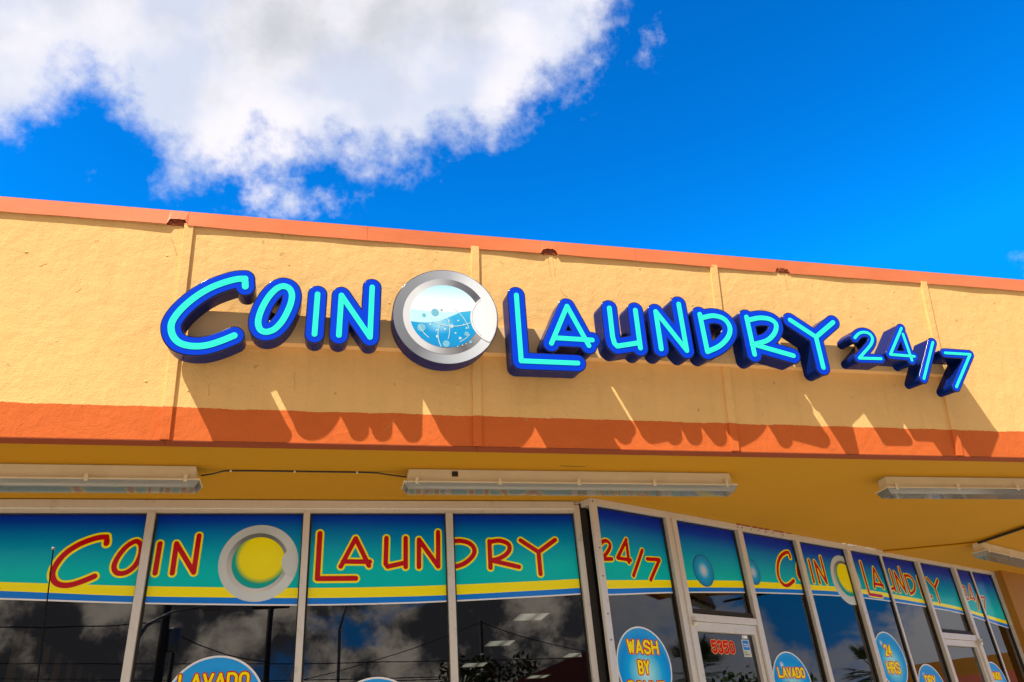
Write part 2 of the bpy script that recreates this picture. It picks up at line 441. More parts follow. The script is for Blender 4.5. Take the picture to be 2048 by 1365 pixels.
def banner_f(g, b):
    co = objc(g); x, y, z = g.sep(co)
    f = g.m('ADD', g.rng(z, .86, 1.24), g.m('MULTIPLY', g.m('SUBTRACT', g.noise(co, 1.2, 2), .5), .10))
    c = g.ramp(f, [(0, (.0, .54, .56)), (.30, (.0, .56, .60)), (.52, (.0, .40, .60)), (.76, (.0, .19, .56)), (.90, (.0, .05, .45)), (1, (.0, .018, .34))])
    g.l(c, b.inputs['Base Color'])
BAN = mat('printed_banner_gradient', (0, .4, .4), .16, spec=.12, coat=0, fn=banner_f)
BYEL = mat('printed_yellow', (.97, .87, .0), .16, spec=.28, coat=0)
BBLU = mat('printed_blue', (.0, .20, .80), .16, spec=.28, coat=0)
BRED = mat('printed_red', (.50, .0, .008), .2, spec=.28, coat=0)
BWHI = mat('printed_white', (.80, .82, .86), .2)
def ringmat(name, stops, cx, cz, r, ang):
    # flat artwork: a gradient across a printed disc
    def fn(g, b):
        co = objc(g); x, y, z = g.sep(co)
        u = g.m('DIVIDE', g.m('ADD', g.m('MULTIPLY', g.m('SUBTRACT', x, cx), cos(ang)), g.m('MULTIPLY', g.m('SUBTRACT', z, cz), sin(ang))), r)
        g.l(g.ramp(g.rng(u, -1, 1), stops), b.inputs['Base Color'])
    return mat(name, rough=.25, fn=fn)
def ringsweep(name, stops, cx, cz):
    # flat artwork: a gradient that runs round the ring
    def fn(g, b):
        co = objc(g); x, y, z = g.sep(co)
        a = g.m('ARCTAN2', g.m('SUBTRACT', z, cz), g.m('SUBTRACT', x, cx))
        g.l(g.ramp(g.rng(a, -pi, pi), stops), b.inputs['Base Color'])
    return mat(name, rough=.25, fn=fn)
def decal_f(g, b):
    co = objc(g); x, y, z = g.sep(co)
    r = g.vm('LENGTH', g.vm('MULTIPLY', g.comb(x, 0, g.m('ADD', z, .03)), (1, 1, 1)))
    c = g.ramp(g.m('DIVIDE', r, .19), [(0, (.62, .88, .95)), (.30, (.22, .74, .97)), (.60, (.0, .42, .95)), (.84, (.0, .30, .86)), (1, (.02, .36, .90))])
    sp = g.vm('DISTANCE', co, (-.07, 0, .10))
    c = g.mix(g.rng(sp, .022, .0, 0, .8), c, (.9, .95, 1))
    g.l(c, b.inputs['Base Color'])
DECAL = mat('sticker_blue_bubble', (.0, .35, .8), .2, spec=.15, fn=decal_f)
DYEL = mat('sticker_yellow', (.97, .84, .0), .25, spec=.15); DRED = mat('sticker_red', (.58, .0, .005), .25, spec=.15)
PAPER = mat('paper', (.55, .62, .60), .8)
INK = mat('ink', (.16, .19, .20), .8)
WALLY = mat('yellow_wall_paint', (.5, .22, .015), .8, fn=lambda g, b: (g.l(g.mix(g.noise(objc(g), 3, 5), (.40, .175, .010), (.30, .125, .008)), b.inputs['Base Color']), bump(g, b, g.noise(objc(g), 80, 4), .2, .005)))
ASPH = mat('asphalt', (.06, .06, .06), .9, fn=lambda g, b: (g.l(g.mix(g.noise(objc(g), 3, 8, .7), (.36, .30, .22), (.27, .225, .165)), b.inputs['Base Color']), bump(g, b, g.noise(objc(g), 120, 3), .5, .01)))
CONC = mat('concrete', (.5, .46, .4), .85, fn=lambda g, b: (g.l(g.mix(g.noise(objc(g), 2, 8, .65), (.62, .53, .40), (.48, .41, .31)), b.inputs['Base Color']), bump(g, b, g.noise(objc(g), 60, 4), .3, .006)))
PAINTW = mat('road_paint', (.75, .74, .7), .7)
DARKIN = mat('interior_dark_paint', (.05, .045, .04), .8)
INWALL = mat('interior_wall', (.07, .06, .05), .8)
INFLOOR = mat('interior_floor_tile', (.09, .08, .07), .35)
SLAT = mat('beige_partition_slat', (.85, .62, .40), .7)
WOOD = mat('weathered_pole_wood', (.07, .05, .035), .9, fn=lambda g, b: g.l(g.mix(g.noise(g.vm('MULTIPLY', objc(g), (6, 6, .5)), 3, 5), (.09, .065, .045), (.045, .033, .025)), b.inputs['Base Color']))
GALV = mat('galvanised_steel', (.22, .22, .22), .5, metal=.6)
WIREM = mat('black_cable', (.012, .012, .012), .5)
LEAF = mat('leaf', (.045, .08, .02), .55, fn=lambda g, b: g.l(g.mix(g.noise(objc(g), 4, 3), (.035, .065, .015), (.08, .12, .03)), b.inputs['Base Color']))
BARK = mat('bark', (.10, .075, .05), .9)
ROOFR = mat('red_roof_paint', (.30, .06, .03), .7)
WALLB = mat('far_wall_paint', (.34, .10, .05), .8)
BROWN = mat('brown_door_paint', (.07, .016, .006), .5)
def lamp_panel():
    m = bpy.data.materials.new('lit_troffer_lens'); m.use_nodes = True; g = G(m.node_tree); m.node_tree.nodes.clear()
    x, y, z = g.sep(objc(g))
    s = g.m('POWER', g.m('ABSOLUTE', g.m('SINE', g.m('MULTIPLY', x, 3*pi/.50))), .9)
    e = g.n('ShaderNodeEmission'); e.inputs[0].default_value = (1, .95, .78, 1); g.l(g.m('MULTIPLY_ADD', s, TROF, TROF*.18), e.inputs[1])
    g.l(e.outputs[0], g.n('ShaderNodeOutputMaterial').inputs[0]); return m
LENS = lamp_panel()

# ------------------------------------------------------------------ ground, road
GZ = 0.0
o = structure(MB().box((-400, -400, -1.2), (400, 400, -.15)).build('ground', ASPH))
o = structure(MB().box((-30, 1.05, -.149), (30, 14, 0)).build('pavement', CONC))
structure(MB().box((-60, -18.5, -.15), (60, -17.2, 0)).build('far_pavement', CONC))
for k in range(-8, 9): structure(MB().box((k*2.7-.05, -4.5, -.149), (k*2.7+.05, .6, -.146)).build('parking_line', PAINTW))

# ------------------------------------------------------------------ the shop building
shop = thing('laundromat_building', 'cream and orange shopfront with canted fascia, mustard soffit and grey framed windows', 'shop', Matrix.Translation((0, 0, 0)))
def sub(m, x, y, z): return m @ Matrix.Translation((x, y, z))
def polyprism(poly, z0, z1): return MB().prism(poly, lambda u, v, d: (u, v, d), z0, z1)
# fascia panels
cuts = [-7.5, -6.28, -5.05, -3.81, -2.580, -1.350, -.0995, 1.116, 2.347, 3.40]
for a, b in zip(cuts[:-1], cuts[1:]):
    a += .0015; b -= .0015; T = .055
    p = lambda x, y, z: (x, y, z)
    MB().hexa([(a, 0, 0), (b, 0, 0), (b, T*cos(LEAN), -T*sin(LEAN)), (a, T*cos(LEAN), -T*sin(LEAN)), (a, 0, .998), (b, 0, .998), (b, T, .998), (a, T, .998)]).build('fascia_panel', STUCCO, shop, F)
for k, x in enumerate(cuts[1:-1]):
    w = .019
    MB().hexa([(x-w, -.011, .001), (x+w, -.011, .001), (x+w+.001, .004, .001), (x-w-.001, .004, .001), (x-w, -.011, .942), (x+w, -.011, .942), (x+w+.001, .004, .942), (x-w-.001, .004, .942)]).build('fascia_batten', STUCCO, shop, F, bevel=.0015)
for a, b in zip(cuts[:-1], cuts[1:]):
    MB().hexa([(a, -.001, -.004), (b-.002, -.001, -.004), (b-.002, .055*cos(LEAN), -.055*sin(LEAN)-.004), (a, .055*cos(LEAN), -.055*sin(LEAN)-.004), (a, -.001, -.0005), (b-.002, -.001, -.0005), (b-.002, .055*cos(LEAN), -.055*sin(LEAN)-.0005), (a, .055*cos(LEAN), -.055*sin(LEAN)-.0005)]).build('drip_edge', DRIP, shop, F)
# metal coping with rusted notches in its lower edge
notches = [(-1.436, -1.363), (.220, .295), (1.472, 1.544)]
rr = random.Random(5)
def coping(a, b):
    n = int((b-a)/.012); m = MB(); fr = []
    for i in range(n+1):
        x = a+(b-a)*i/n
        sb = .9295+.0012*sin(x*3.1)+.0006*sin(x*23); 
        for q0, q1 in notches:
            if q0 < x < q1: sb = .954+rr.uniform(-.004, .004)
        yo = -.0075-.0055*(.5+.5*sin(x*2.3+1.2*sin(x*1.1)))-.003*max(0, sin(x*7.7))
        fr.append((x, sb, yo))
    for x, sb, yo in fr:
        m.v += [(x, yo, sb), (x, -.009, .999), (x, .12, 1.003), (x, yo+.0018, sb), (x, -.007, .9965)]
    for i in range(n):
        k = i*5; j = k+5
        m.f += [(k, j, j+1, k+1), (k+1, j+1, j+2, k+2), (k+3, k+4, j+4, j+3), (k, k+3, j+3, j)]
    e = n*5
    m.f += [(0, 1, 4, 3), (e, e+3, e+4, e+1)]
    return m.build('coping_section', COPING, shop, F)
for a, b in ((-7.5, -3.2), (-3.199, -1.3555), (-1.3545, -.5955), (-.5945, .70), (.701, 1.93), (1.931, 3.4)): coping(a, b)
for q0, q1 in notches:
    m = MB(); m.box((q0-.004, -.003, .931), (q1+.004, .002, .985))
    for k in range(9):
        x = rr.uniform(q0, q1-.012); z = rr.uniform(.927, .950); w = rr.uniform(.006, .02)
        m.hexa([(x, -.008, z), (x+w, -.008, z+rr.uniform(-.004, .004)), (x+w, -.002, z), (x, -.002, z), (x+.002, -.009, z+rr.uniform(.003, .009)), (x+w, -.007, z+.006), (x+w, -.002, z+.006), (x, -.002, z+.006)])
    m.build('rusted_bracket', RUST, shop, F)
cr = random.Random(21)
def crack(x, z, n, dx, dz, w=.0009):
    m = MB(); pts = [(x, z)]
    for k in range(n):
        x += dx+cr.uniform(-.006, .006); z += dz+cr.uniform(-.006, .006); pts.append((x, z))
    for (x0, z0), (x1, z1) in zip(pts[:-1], pts[1:]):
        ww = w*cr.uniform(.5, 1.3); nx, nz = -(z1-z0), x1-x0; L = math.hypot(nx, nz)+1e-9; nx *= ww/L; nz *= ww/L
        m.hexa([(x0-nx, -.0006, z0-nz), (x1-nx, -.0006, z1-nz), (x1-nx, .001, z1-nz), (x0-nx, .001, z0-nz), (x0+nx, -.0006, z0+nz), (x1+nx, -.0006, z1+nz), (x1+nx, .001, z1+nz), (x0+nx, .001, z0+nz)])
    o = m.build('hairline_crack', CRACKM, shop, F); o['kind'] = 'stuff'
for a_ in ((.28, .92, 7, .002, -.014), (.255, .90, 5, .004, -.016), (.31, .76, 4, .006, -.008), (-1.20, .24, 4, -.002, -.014), (-.87, .30, 5, .001, -.018), (-.50, .06, 6, .006, .008), (-1.9, .70, 4, .008, .004), (1.52, .90, 5, .001, -.013),
           (-1.42, .87, 6, .003, -.012), (2.6, .62, 3, .006, -.005), (-1.75, .60, 3, .006, .008), (1.9, .05, 5, .008, .003), (.02, .88, 3, .005, -.004)): crack(*a_)
m = MB()
for k in range(46):                                  # paint blisters and trowel pimples
    x = cr.uniform(-2.3, 3.1); z = cr.uniform(.16, .90); w = cr.uniform(.003, .011); q = w*cr.uniform(.35, .6)
    m.v += [(x-w, -.0002, z), (x, -.0002, z+q), (x+w, -.0002, z), (x, -.0002, z-q), (x+cr.uniform(-.3, .3)*w, -cr.uniform(.002, .0045), z-q*.4)]
    n_ = len(m.v)-5; m.f += [(n_, n_+1, n_+4), (n_+1, n_+2, n_+4), (n_+2, n_+3, n_+4), (n_+3, n_, n_+4)]
m.build('paint_blisters', STUCCO, shop, F)['kind'] = 'stuff'
# roof, soffit
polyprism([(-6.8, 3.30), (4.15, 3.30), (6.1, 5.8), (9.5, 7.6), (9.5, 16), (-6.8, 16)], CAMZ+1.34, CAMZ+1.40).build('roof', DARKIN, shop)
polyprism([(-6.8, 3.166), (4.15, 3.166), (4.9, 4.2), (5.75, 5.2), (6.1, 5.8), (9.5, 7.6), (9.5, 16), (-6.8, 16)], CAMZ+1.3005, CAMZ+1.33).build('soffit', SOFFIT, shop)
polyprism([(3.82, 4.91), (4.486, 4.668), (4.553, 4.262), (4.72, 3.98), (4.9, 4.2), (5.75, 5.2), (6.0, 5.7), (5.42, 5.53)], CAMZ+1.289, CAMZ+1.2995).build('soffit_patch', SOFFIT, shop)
MB().hexa([(1.08, 3.325, CAMZ+1.2998), (1.20, 3.330, CAMZ+1.2998), (1.21, 3.334, CAMZ+1.2998), (1.10, 3.332, CAMZ+1.2998), (1.08, 3.325, CAMZ+1.3004), (1.20, 3.330, CAMZ+1.3004), (1.21, 3.334, CAMZ+1.3004), (1.10, 3.332, CAMZ+1.3004)]).build('soffit_crack', BLACK, shop)
MB().tube([(3.83, 4.88, CAMZ+1.2905), (4.486, 4.668, CAMZ+1.2905)], .009, 6).build('soffit_joint', SOFFIT, shop)
MB().tube([(4.500, 4.63, CAMZ+1.286), (4.56, 4.262, CAMZ+1.286), (4.68, 3.5, CAMZ+1.294)], .010, 8).build('conduit', BLACK, shop)
# shell behind
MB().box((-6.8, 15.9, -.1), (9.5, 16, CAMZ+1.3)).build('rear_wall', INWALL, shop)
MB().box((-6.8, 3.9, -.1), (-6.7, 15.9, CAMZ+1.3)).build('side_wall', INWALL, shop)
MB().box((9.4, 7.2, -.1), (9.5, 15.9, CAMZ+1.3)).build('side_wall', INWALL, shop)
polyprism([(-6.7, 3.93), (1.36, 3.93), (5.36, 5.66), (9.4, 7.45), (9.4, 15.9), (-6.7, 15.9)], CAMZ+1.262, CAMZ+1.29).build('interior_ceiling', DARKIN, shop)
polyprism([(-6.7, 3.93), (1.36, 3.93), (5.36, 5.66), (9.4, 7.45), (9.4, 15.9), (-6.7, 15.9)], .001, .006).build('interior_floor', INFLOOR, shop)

# ---- windows: frames are parts of the shop, panes sub-parts of their window
def bar(m, x0, x1, z0, z1, y0=-.030, y1=.045): m.box((x0, y0, z0), (x1, y1, z1)); return m
FL = -CAMZ
def window(fr, x0, x1, ztop, zbot):
    """one glazed bay: glazing beads as the window, one side widened as painted shade, the pane a sub-part"""
    m = MB()
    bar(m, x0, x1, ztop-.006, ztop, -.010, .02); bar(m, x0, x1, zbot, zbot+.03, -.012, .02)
    l_, r_ = (.009, .005) if fr is W else (.005, .013)  # wider black side stands in for the shaded flank of the mullion
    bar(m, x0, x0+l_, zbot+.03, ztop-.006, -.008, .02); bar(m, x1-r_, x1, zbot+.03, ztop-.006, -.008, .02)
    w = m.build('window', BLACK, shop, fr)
    p = MB().box((x0+.005, .0, zbot+.03), (x1-.005, .006, ztop-.006)).build('pane', GLASS, w)
    return w
Lm = [(-2.1440, -2.109), (-1.4507, -1.4157), (-.7577, -.7227), (-.0620, -.0317), (.6243, .6583)]
LT = 1.2386
for a, b in Lm: bar(MB(), a, b, FL+.10, LT).build('mullion', ALU, shop, W, bevel=.001)
bar(MB(), 1.2950, 1.3250, FL+.10, LT+.040).build('mullion', ALU, shop, W, bevel=.001)
bar(MB(), -2.9, 1.2948, LT+.0002, LT+.0170, -.026).build('window_head', ALU, shop, W)
bar(MB(), -2.9, 1.2948, LT+.0172, LT+.0570, -.034).build('window_head', ALU, shop, W, bevel=.001)
bar(MB(), 1.2950, 1.345, LT+.0450, LT+.0605, -.020).build('window_head', ALU, shop, W)
bar(MB(), -2.9, 1.331, FL, FL+.0995).build('window_sill', ALU, shop, W)
Lb = [(-2.109, -1.4507), (-1.4157, -.7577), (-.7227, -.0620), (-.0317, .6243), (.6583, 1.2950)]
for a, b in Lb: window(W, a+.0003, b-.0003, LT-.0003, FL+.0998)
MB().box((1.3255, -.020, FL), (1.365, .03, 1.29)).build('corner_gap_filler', BLACK, shop, W)
MB().box((1.3255, .0305, FL), (1.42, .20, 1.258)).build('slit_blocker', BLACK, shop, W)  # added black box, stops interior light showing through the corner slit
MB().box((-6.7, .001, FL), (-2.9, .12, 1.295)).build('wall', WALLY, shop, W)
# angled side
RT_ = 1.2660
Rm = [(-.002, .040, .030), (.5500, .5890, .030), (.5895, .6220, .040), (1.1580, 1.2000, .034), (1.7260, 1.7640, .030), (2.2800, 2.3220, .034), (2.7190, 2.7410, .014), (3.1790, 3.2120, .034), (3.7080, 3.7480, .034), (4.0190, 4.0390, .012), (4.3725, 4.3900, .030)]
for a, b, d in Rm:
    bar(MB(), a, b, FL+.10, RT_-.0002, -d, .045 if a > 0 else -.012).build('mullion', ALU, shop, RF, bevel=.001)
bar(MB(), -.006, 4.39, RT_, 1.2995, -.031).build('window_head', ALU, shop, RF, bevel=.001)
for a, b in ((1.16, 1.72), (2.25, 2.62), (3.10, 3.55)):       # ragged caulking along the head
    m = MB(); x = a
    while x < b:
        w = rr.uniform(.01, .05); m.box((x, -.036-rr.uniform(0, .004), 1.2995-rr.uniform(.002, .006)), (x+w, -.030, 1.2999)); x += w+rr.uniform(.0, .05)
    m.build('caulking', BWHI if a > 2 else DRIP, shop, RF)['kind'] = 'stuff'
Rb = [(.040, .550), (.622, 1.158), (1.200, 1.726), (1.764, 2.280), (2.322, 2.719), (2.741, 3.179), (3.212, 3.708), (3.748, 4.019), (4.039, 4.3725)]
def door(x0, x1, zh, zr, pivot_left, stile=.030):
    # zh: underside of the transom bar, zr: underside of the door's top rail
    d = MB().box((x0+.004, -.020, FL+.012), (x0+.004+stile, .026, zh)).build('door', ALU, shop, RF, bevel=.0015)
    bar(MB(), x1-.004-stile, x1-.004, FL+.012, zh, -.020, .026).build('stile', ALU, d)
    bar(MB(), x0+.0045+stile, x1-.0045-stile, zr, zh, -.020, .026).build('rail', ALU, d)
    bar(MB(), x0+.0045+stile, x1-.0045-stile, FL+.012, FL+.26, -.020, .026).build('rail', ALU, d)
    MB().box((x0+.005+stile, 0, FL+.26), (x1-.005-stile, .006, zr)).build('pane', GLASS, d)
    hx = x1-.045 if pivot_left else x0+.045
    MB().tube([(hx, -.06, -.72), (hx, -.06, -.30)], .011, 10).build('handle', GALV, d)
    px = x0-.002 if pivot_left else x1+.002
    m = MB(); m.tube([(px, -.045, zh-.026), (px, -.045, zh-.002)], .013, 12); m.tube([(px, -.045, zh+.002), (px, -.045, zh+.012)], .0135, 12)
    m.build('pivot_hinge', ALU, d, smooth=True)
for i, (a, b) in enumerate(Rb):
    if i == 1: z = .7555; bar(MB(), a, b, .7195, z, -.030).build('transom_bar', ALU, shop, RF, bevel=.001); door(a, b, .717, .670, True)
    elif i == 6: z = .7685; bar(MB(), a, b, .7290, z, -.030).build('transom_bar', ALU, shop, RF, bevel=.001); door(a, b, .7265, .6870, False)
    else:
        z = FL+.0998
        bar(MB(), a, b, FL, FL+.0995).build('window_sill', ALU, shop, RF)
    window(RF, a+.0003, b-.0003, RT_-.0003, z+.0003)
m = MB()
for t_ in (.01, 1.165, 1.205, 1.29, 1.36, 1.43, 1.50, 1.60): m.tube([(t_, -.0345, 1.281), (t_, -.0310, 1.281)], .0035, 8)
for z_ in (1.04, .90, .72, .60): m.tube([(.020, -.0335, z_), (.020, -.0300, z_)], .0032, 8)
m.build('screws', BLACK, shop, RF)['kind'] = 'stuff'
# pilaster and the next doorway
MB().box((4.3905, -.085, FL), (4.86, .12, 1.2885)).build('pilaster', WALLY, shop, RF)
MB().box((4.8605, -.04, 1.236), (6.2, .10, 1.2885)).build('door_lintel', BROWN, shop, RF)
MB().box((4.8605, -.02, FL), (6.2, .10, 1.2355)).build('side_door', BROWN, shop, RF)

# ------------------------------------------------------------------ interior partition and ceiling lights
part = thing('slatted_partition', 'beige vertical slat partition seen through the left window pane', 'partition', Matrix.Translation((-1.50, 4.9, 0)))
MB().box((-.06, 0, 0), (-.03, 4.2, CAMZ+.6)).build('back_board', DARKIN, part)
y = .0
for k in range(13):
    w = (.13, .17, .12, .16)[k % 4]
    MB().box((-.028, y, .02), (.012, y+w, CAMZ+.95)).build('slat', SLAT, part); y += w+(.13, .10, .16, .12)[k % 4]
lt0 = None
spots = [(1.62, 6.40), (1.62, 7.62), (1.62, 8.95), (2.66, 8.55), (3.05, 6.40), (4.15, 6.62), (5.2, 6.9), (6.3, 7.1), (2.66, 10.2), (3.9, 8.6), (5.2, 8.8), (3.9, 10.2), (-1.0, 4.7), (.3, 4.7)]  # last pair added unseen behind the left banner to light the partition slats
kinds = ['nearest the window end', 'second back from the glass', 'third back from the glass', 'beside the roof reflection']
def troffer(x, y, lab):
    t = thing('ceiling_light', lab, 'ceiling light', Matrix.Translation((x, y, CAMZ+1.24)), 'ceiling lights inside the laundromat')
    return t
T0 = None
for i, (x, y) in enumerate(spots):
    t = thing('ceiling_light', ['lit square ceiling light inside, nearest behind the fourth large pane', 'lit ceiling light inside, second one back behind the fourth large pane', 'lit ceiling light inside, farthest one back beside the fourth mullion', 'lit ceiling light inside, low and near the right edge of the fourth large pane', 'lit ceiling light behind the narrow pane beside the first glass door', 'lit ceiling light behind the pane right of the first glass door'][i] if i < 6 else 'lit ceiling light deep inside behind the angled windows, or unseen behind the left banner and added to light the slats', 'ceiling light', Matrix.Translation((x, y, CAMZ+1.24)), 'ceiling lights inside the laundromat')
    if T0 is None:
        m = MB(); m.box((-.02, -.02, 0), (.27, 0, .02)); m.box((-.02, .30, 0), (.27, .32, .02)); m.box((-.02, 0, 0), (0, .30, .02)); m.box((.25, 0, 0), (.27, .30, .02))
        a = m.build('frame', FIXW, t); b = MB().box((0, 0, .006), (.25, .30, .02)).build('lens', LENS, t); T0 = (a, b)
    else:
        for q in T0:
            c = q.copy(); C.objects.link(c); c.parent = t

# ------------------------------------------------------------------ sign raceway and channel letters
rw = thing('sign_raceway', 'long flat cream metal raceway carrying the blue letters across the fascia', 'sign raceway', F @ Matrix.Translation((0, 0, .41)))
MB().box((-1.300, -.0515, 0), (2.317, -.0005, .1225)).build('box', RACE, rw, bevel=.0015)
m = MB().box((-1.300, -.0525, -.0015), (2.3185, -.0005, .0012)).build('bottom_flange', RACE, rw)
STROKES = {'F':[('C',0.0385,0.013,[(1,0,[(-0.3297,0.6047),(-0.3318,0.6249)]),(1,0,[(-0.3335,0.6389),(-0.3671,0.634),(-0.4138,0.6158),(-0.4645,0.5879),(-0.5133,0.5484),(-0.5555,0.5009),(-0.582,0.4581),(-0.5921,0.4225),(-0.5846,0.3853),(-0.564,0.3577),(-0.5346,0.3437),(-0.4934,0.3401),(-0.4479,0.3482),(-0.3979,0.3694),(-0.3554,0.3921)])]),('O',0.0385,0.0125,[(1,1,[(-0.1793,0.6171),(-0.16,0.6104),(-0.1489,0.5948),(-0.1446,0.5724),(-0.1484,0.5398),(-0.1604,0.5006),(-0.178,0.4613),(-0.2016,0.43),(-0.2234,0.4169),(-0.2415,0.4143),(-0.2576,0.4222),(-0.2668,0.4404),(-0.2686,0.4654),(-0.263,0.4974),(-0.2513,0.5331),(-0.2339,0.5696),(-0.2128,0.5985),(-0.1964,0.6117)])]),('I',0.0385,0.0112,[(0,0,[(-0.0432,0.5907),(-0.0465,0.4151)])]),('N',0.0385,0.0112,[(0,0,[(0.0503,0.4156),(0.0533,0.5923),(0.1763,0.4139),(0.1787,0.6376)])]),('L',0.039,0.0108,[(0,0,[(0.8059,0.6447),(0.8182,0.3413),(1.0725,0.3425)])]),('A',0.0385,0.0108,[(0,0,[(0.957,0.4276),(1.0372,0.6068),(1.1288,0.4258)]),(0,0,[(0.9694,0.4542),(1.1459,0.4529)])]),('U',0.0385,0.0112,[(0,0,[(1.2372,0.6109),(1.243,0.4734),(1.2496,0.4427),(1.2621,0.4304),(1.3642,0.4512)]),(0,0,[(1.3625,0.6082),(1.3717,0.4272)])]),('N',0.0385,0.0112,[(0,0,[(1.4724,0.4281),(1.4619,0.608),(1.5969,0.4264),(1.5803,0.6525)])]),('D',0.0385,0.0114,[(0,0,[(1.6817,0.6081),(1.6994,0.4262)]),(1,0,[(1.6966,0.5926),(1.7494,0.6051),(1.7987,0.5949),(1.8242,0.5647),(1.8253,0.5294),(1.8024,0.4903),(1.759,0.4542),(1.6994,0.4262)])]),('R',0.0385,0.0114,[(0,0,[(1.9214,0.609),(1.938,0.4246)]),(1,0,[(1.9291,0.594),(1.9886,0.6086),(2.0403,0.6062),(2.0695,0.5873),(2.0699,0.5596),(2.0486,0.5253),(2.0066,0.4941),(1.9322,0.4717)]),(0,0,[(1.9464,0.4724),(2.1405,0.4279)])]),('Y',0.0375,0.0112,[(0,0,[(2.1514,0.6079),(2.2777,0.5284)]),(0,0,[(2.385,0.6097),(2.2777,0.5284),(2.2908,0.3764)])]),('2',0.0245,0.0072,[(1,0,[(2.4919,0.5361),(2.5156,0.5575),(2.5438,0.5679),(2.5736,0.5635),(2.5894,0.5442),(2.5845,0.5197),(2.5642,0.4946),(2.5271,0.4609),(2.4958,0.4329)]),(0,0,[(2.4958,0.4329),(2.6176,0.4355)])]),('4',0.0245,0.0068,[(0,0,[(2.7678,0.601),(2.6754,0.4602),(2.81,0.4566)]),(0,0,[(2.7701,0.5703),(2.7919,0.4357)])]),('/',0.0245,0.0068,[(0,0,[(2.9357,0.5361),(2.8394,0.3441)])]),('7',0.0245,0.0068,[(0,0,[(2.995,0.4838),(3.1425,0.4828),(3.0185,0.3096)])])],'L':[('C',0.0215,0.0098,[(1,0,[(-0.9126,1.1017),(-0.9131,1.1158)]),(1,0,[(-0.917,1.1315),(-0.9568,1.1268),(-1.0165,1.1025),(-1.0665,1.0646),(-1.0956,1.0203),(-1.1076,0.9764),(-1.0961,0.9426),(-1.0709,0.9235),(-1.0333,0.9201),(-0.9863,0.9339),(-0.9371,0.9566)])]),('O',0.0192,0.009,[(1,1,[(-0.7852,1.1099),(-0.7671,1.0898),(-0.7641,1.0473),(-0.776,1.0055),(-0.8007,0.9769),(-0.8279,0.967),(-0.8511,0.9722),(-0.864,0.993),(-0.8621,1.0206),(-0.8483,1.0553),(-0.8274,1.0868),(-0.8042,1.1058)])]),('I',0.0192,0.009,[(0,0,[(-0.6881,1.0998),(-0.6906,0.9661)])]),('N',0.0192,0.009,[(0,0,[(-0.6186,0.965),(-0.6181,1.0992),(-0.5285,0.967),(-0.5247,1.1349)])]),('L',0.0205,0.0098,[(0,0,[(0.0184,1.143),(0.0164,0.9294),(0.1914,0.9277)])]),('A',0.0192,0.009,[(0,0,[(0.1212,0.9841),(0.1866,1.1177),(0.252,0.9859)]),(0,0,[(0.1313,1.0075),(0.2554,1.0043)])]),('U',0.0192,0.009,[(0,0,[(0.3336,1.1182),(0.3307,0.9937),(0.3405,0.9802),(0.4261,0.9983)]),(0,0,[(0.4267,1.1176),(0.426,0.9774)])]),('N',0.0192,0.009,[(0,0,[(0.4898,0.9765),(0.4915,1.1094),(0.5829,0.9774),(0.5864,1.1463)])]),('D',0.0192,0.009,[(0,0,[(0.642,1.1006),(0.6455,0.9742)]),(1,0,[(0.6457,1.0967),(0.6967,1.1017),(0.7432,1.0881),(0.7653,1.0568),(0.7519,1.0222),(0.7077,0.9884),(0.6454,0.9704)])]),('R',0.0192,0.009,[(0,0,[(0.8428,1.0991),(0.8414,0.9675)]),(1,0,[(0.8449,1.0951),(0.8949,1.1011),(0.9356,1.0865),(0.9442,1.0605),(0.9264,1.0341),(0.8892,1.0129),(0.845,1.0019)]),(0,0,[(0.8529,1.0018),(0.9854,0.9692)])]),('Y',0.0192,0.009,[(0,0,[(1.0039,1.1019),(1.0923,1.0417)]),(0,0,[(1.1845,1.1029),(1.0923,1.0417),(1.0929,0.933)])])],'R':[('2',0.0165,0.0082,[(1,0,[(0.0554,1.067),(0.077,1.0852),(0.1034,1.091),(0.1226,1.0776),(0.1166,1.0551),(0.0886,1.0234),(0.0477,0.9931)]),(0,0,[(0.0477,0.9931),(0.1234,1.0002)])]),('4',0.0165,0.0082,[(0,0,[(0.2465,1.1131),(0.1644,1.0091),(0.257,1.0069)]),(0,0,[(0.2438,1.0941),(0.2414,0.9945)])]),('/',0.0165,0.0082,[(0,0,[(0.354,1.0681),(0.2613,0.9276)])]),('7',0.0165,0.0082,[(0,0,[(0.3813,1.0244),(0.4747,1.0294),(0.3835,0.9157)])])]}
LABS = {0: ('C', 'largest blue letter C with turquoise stroke at the left end of the sign'), 1: ('O', 'slanted blue letter O with turquoise stroke, right of the big C'),
 2: ('I', 'plain blue bar letter I with turquoise stroke between O and N'), 3: ('N', 'blue letter N with turquoise stroke just left of the washer door disc'),
 4: ('L', 'tall blue letter L with turquoise stroke just right of the washer door disc'), 5: ('A', 'blue letter A with turquoise stroke and small triangular hole'),
 6: ('U', 'blue letter U with turquoise stroke, right of the A'), 7: ('N', 'blue letter N with turquoise stroke between the U and the D'),
 8: ('D', 'blue letter D with turquoise stroke, left of the R'), 9: ('R', 'blue letter R with turquoise stroke, left of the Y'),
 10: ('Y', 'blue letter Y with turquoise stroke ending the long word'), 11: ('2', 'small blue numeral 2 with turquoise stroke, right of the Y'),
 12: ('4', 'small blue numeral 4 with turquoise stroke, left of the slash'), 13: ('/', 'small slanted blue slash with turquoise stroke before the 7'),
 14: ('7', 'small blue numeral 7 with turquoise stroke at the right end of the sign')}
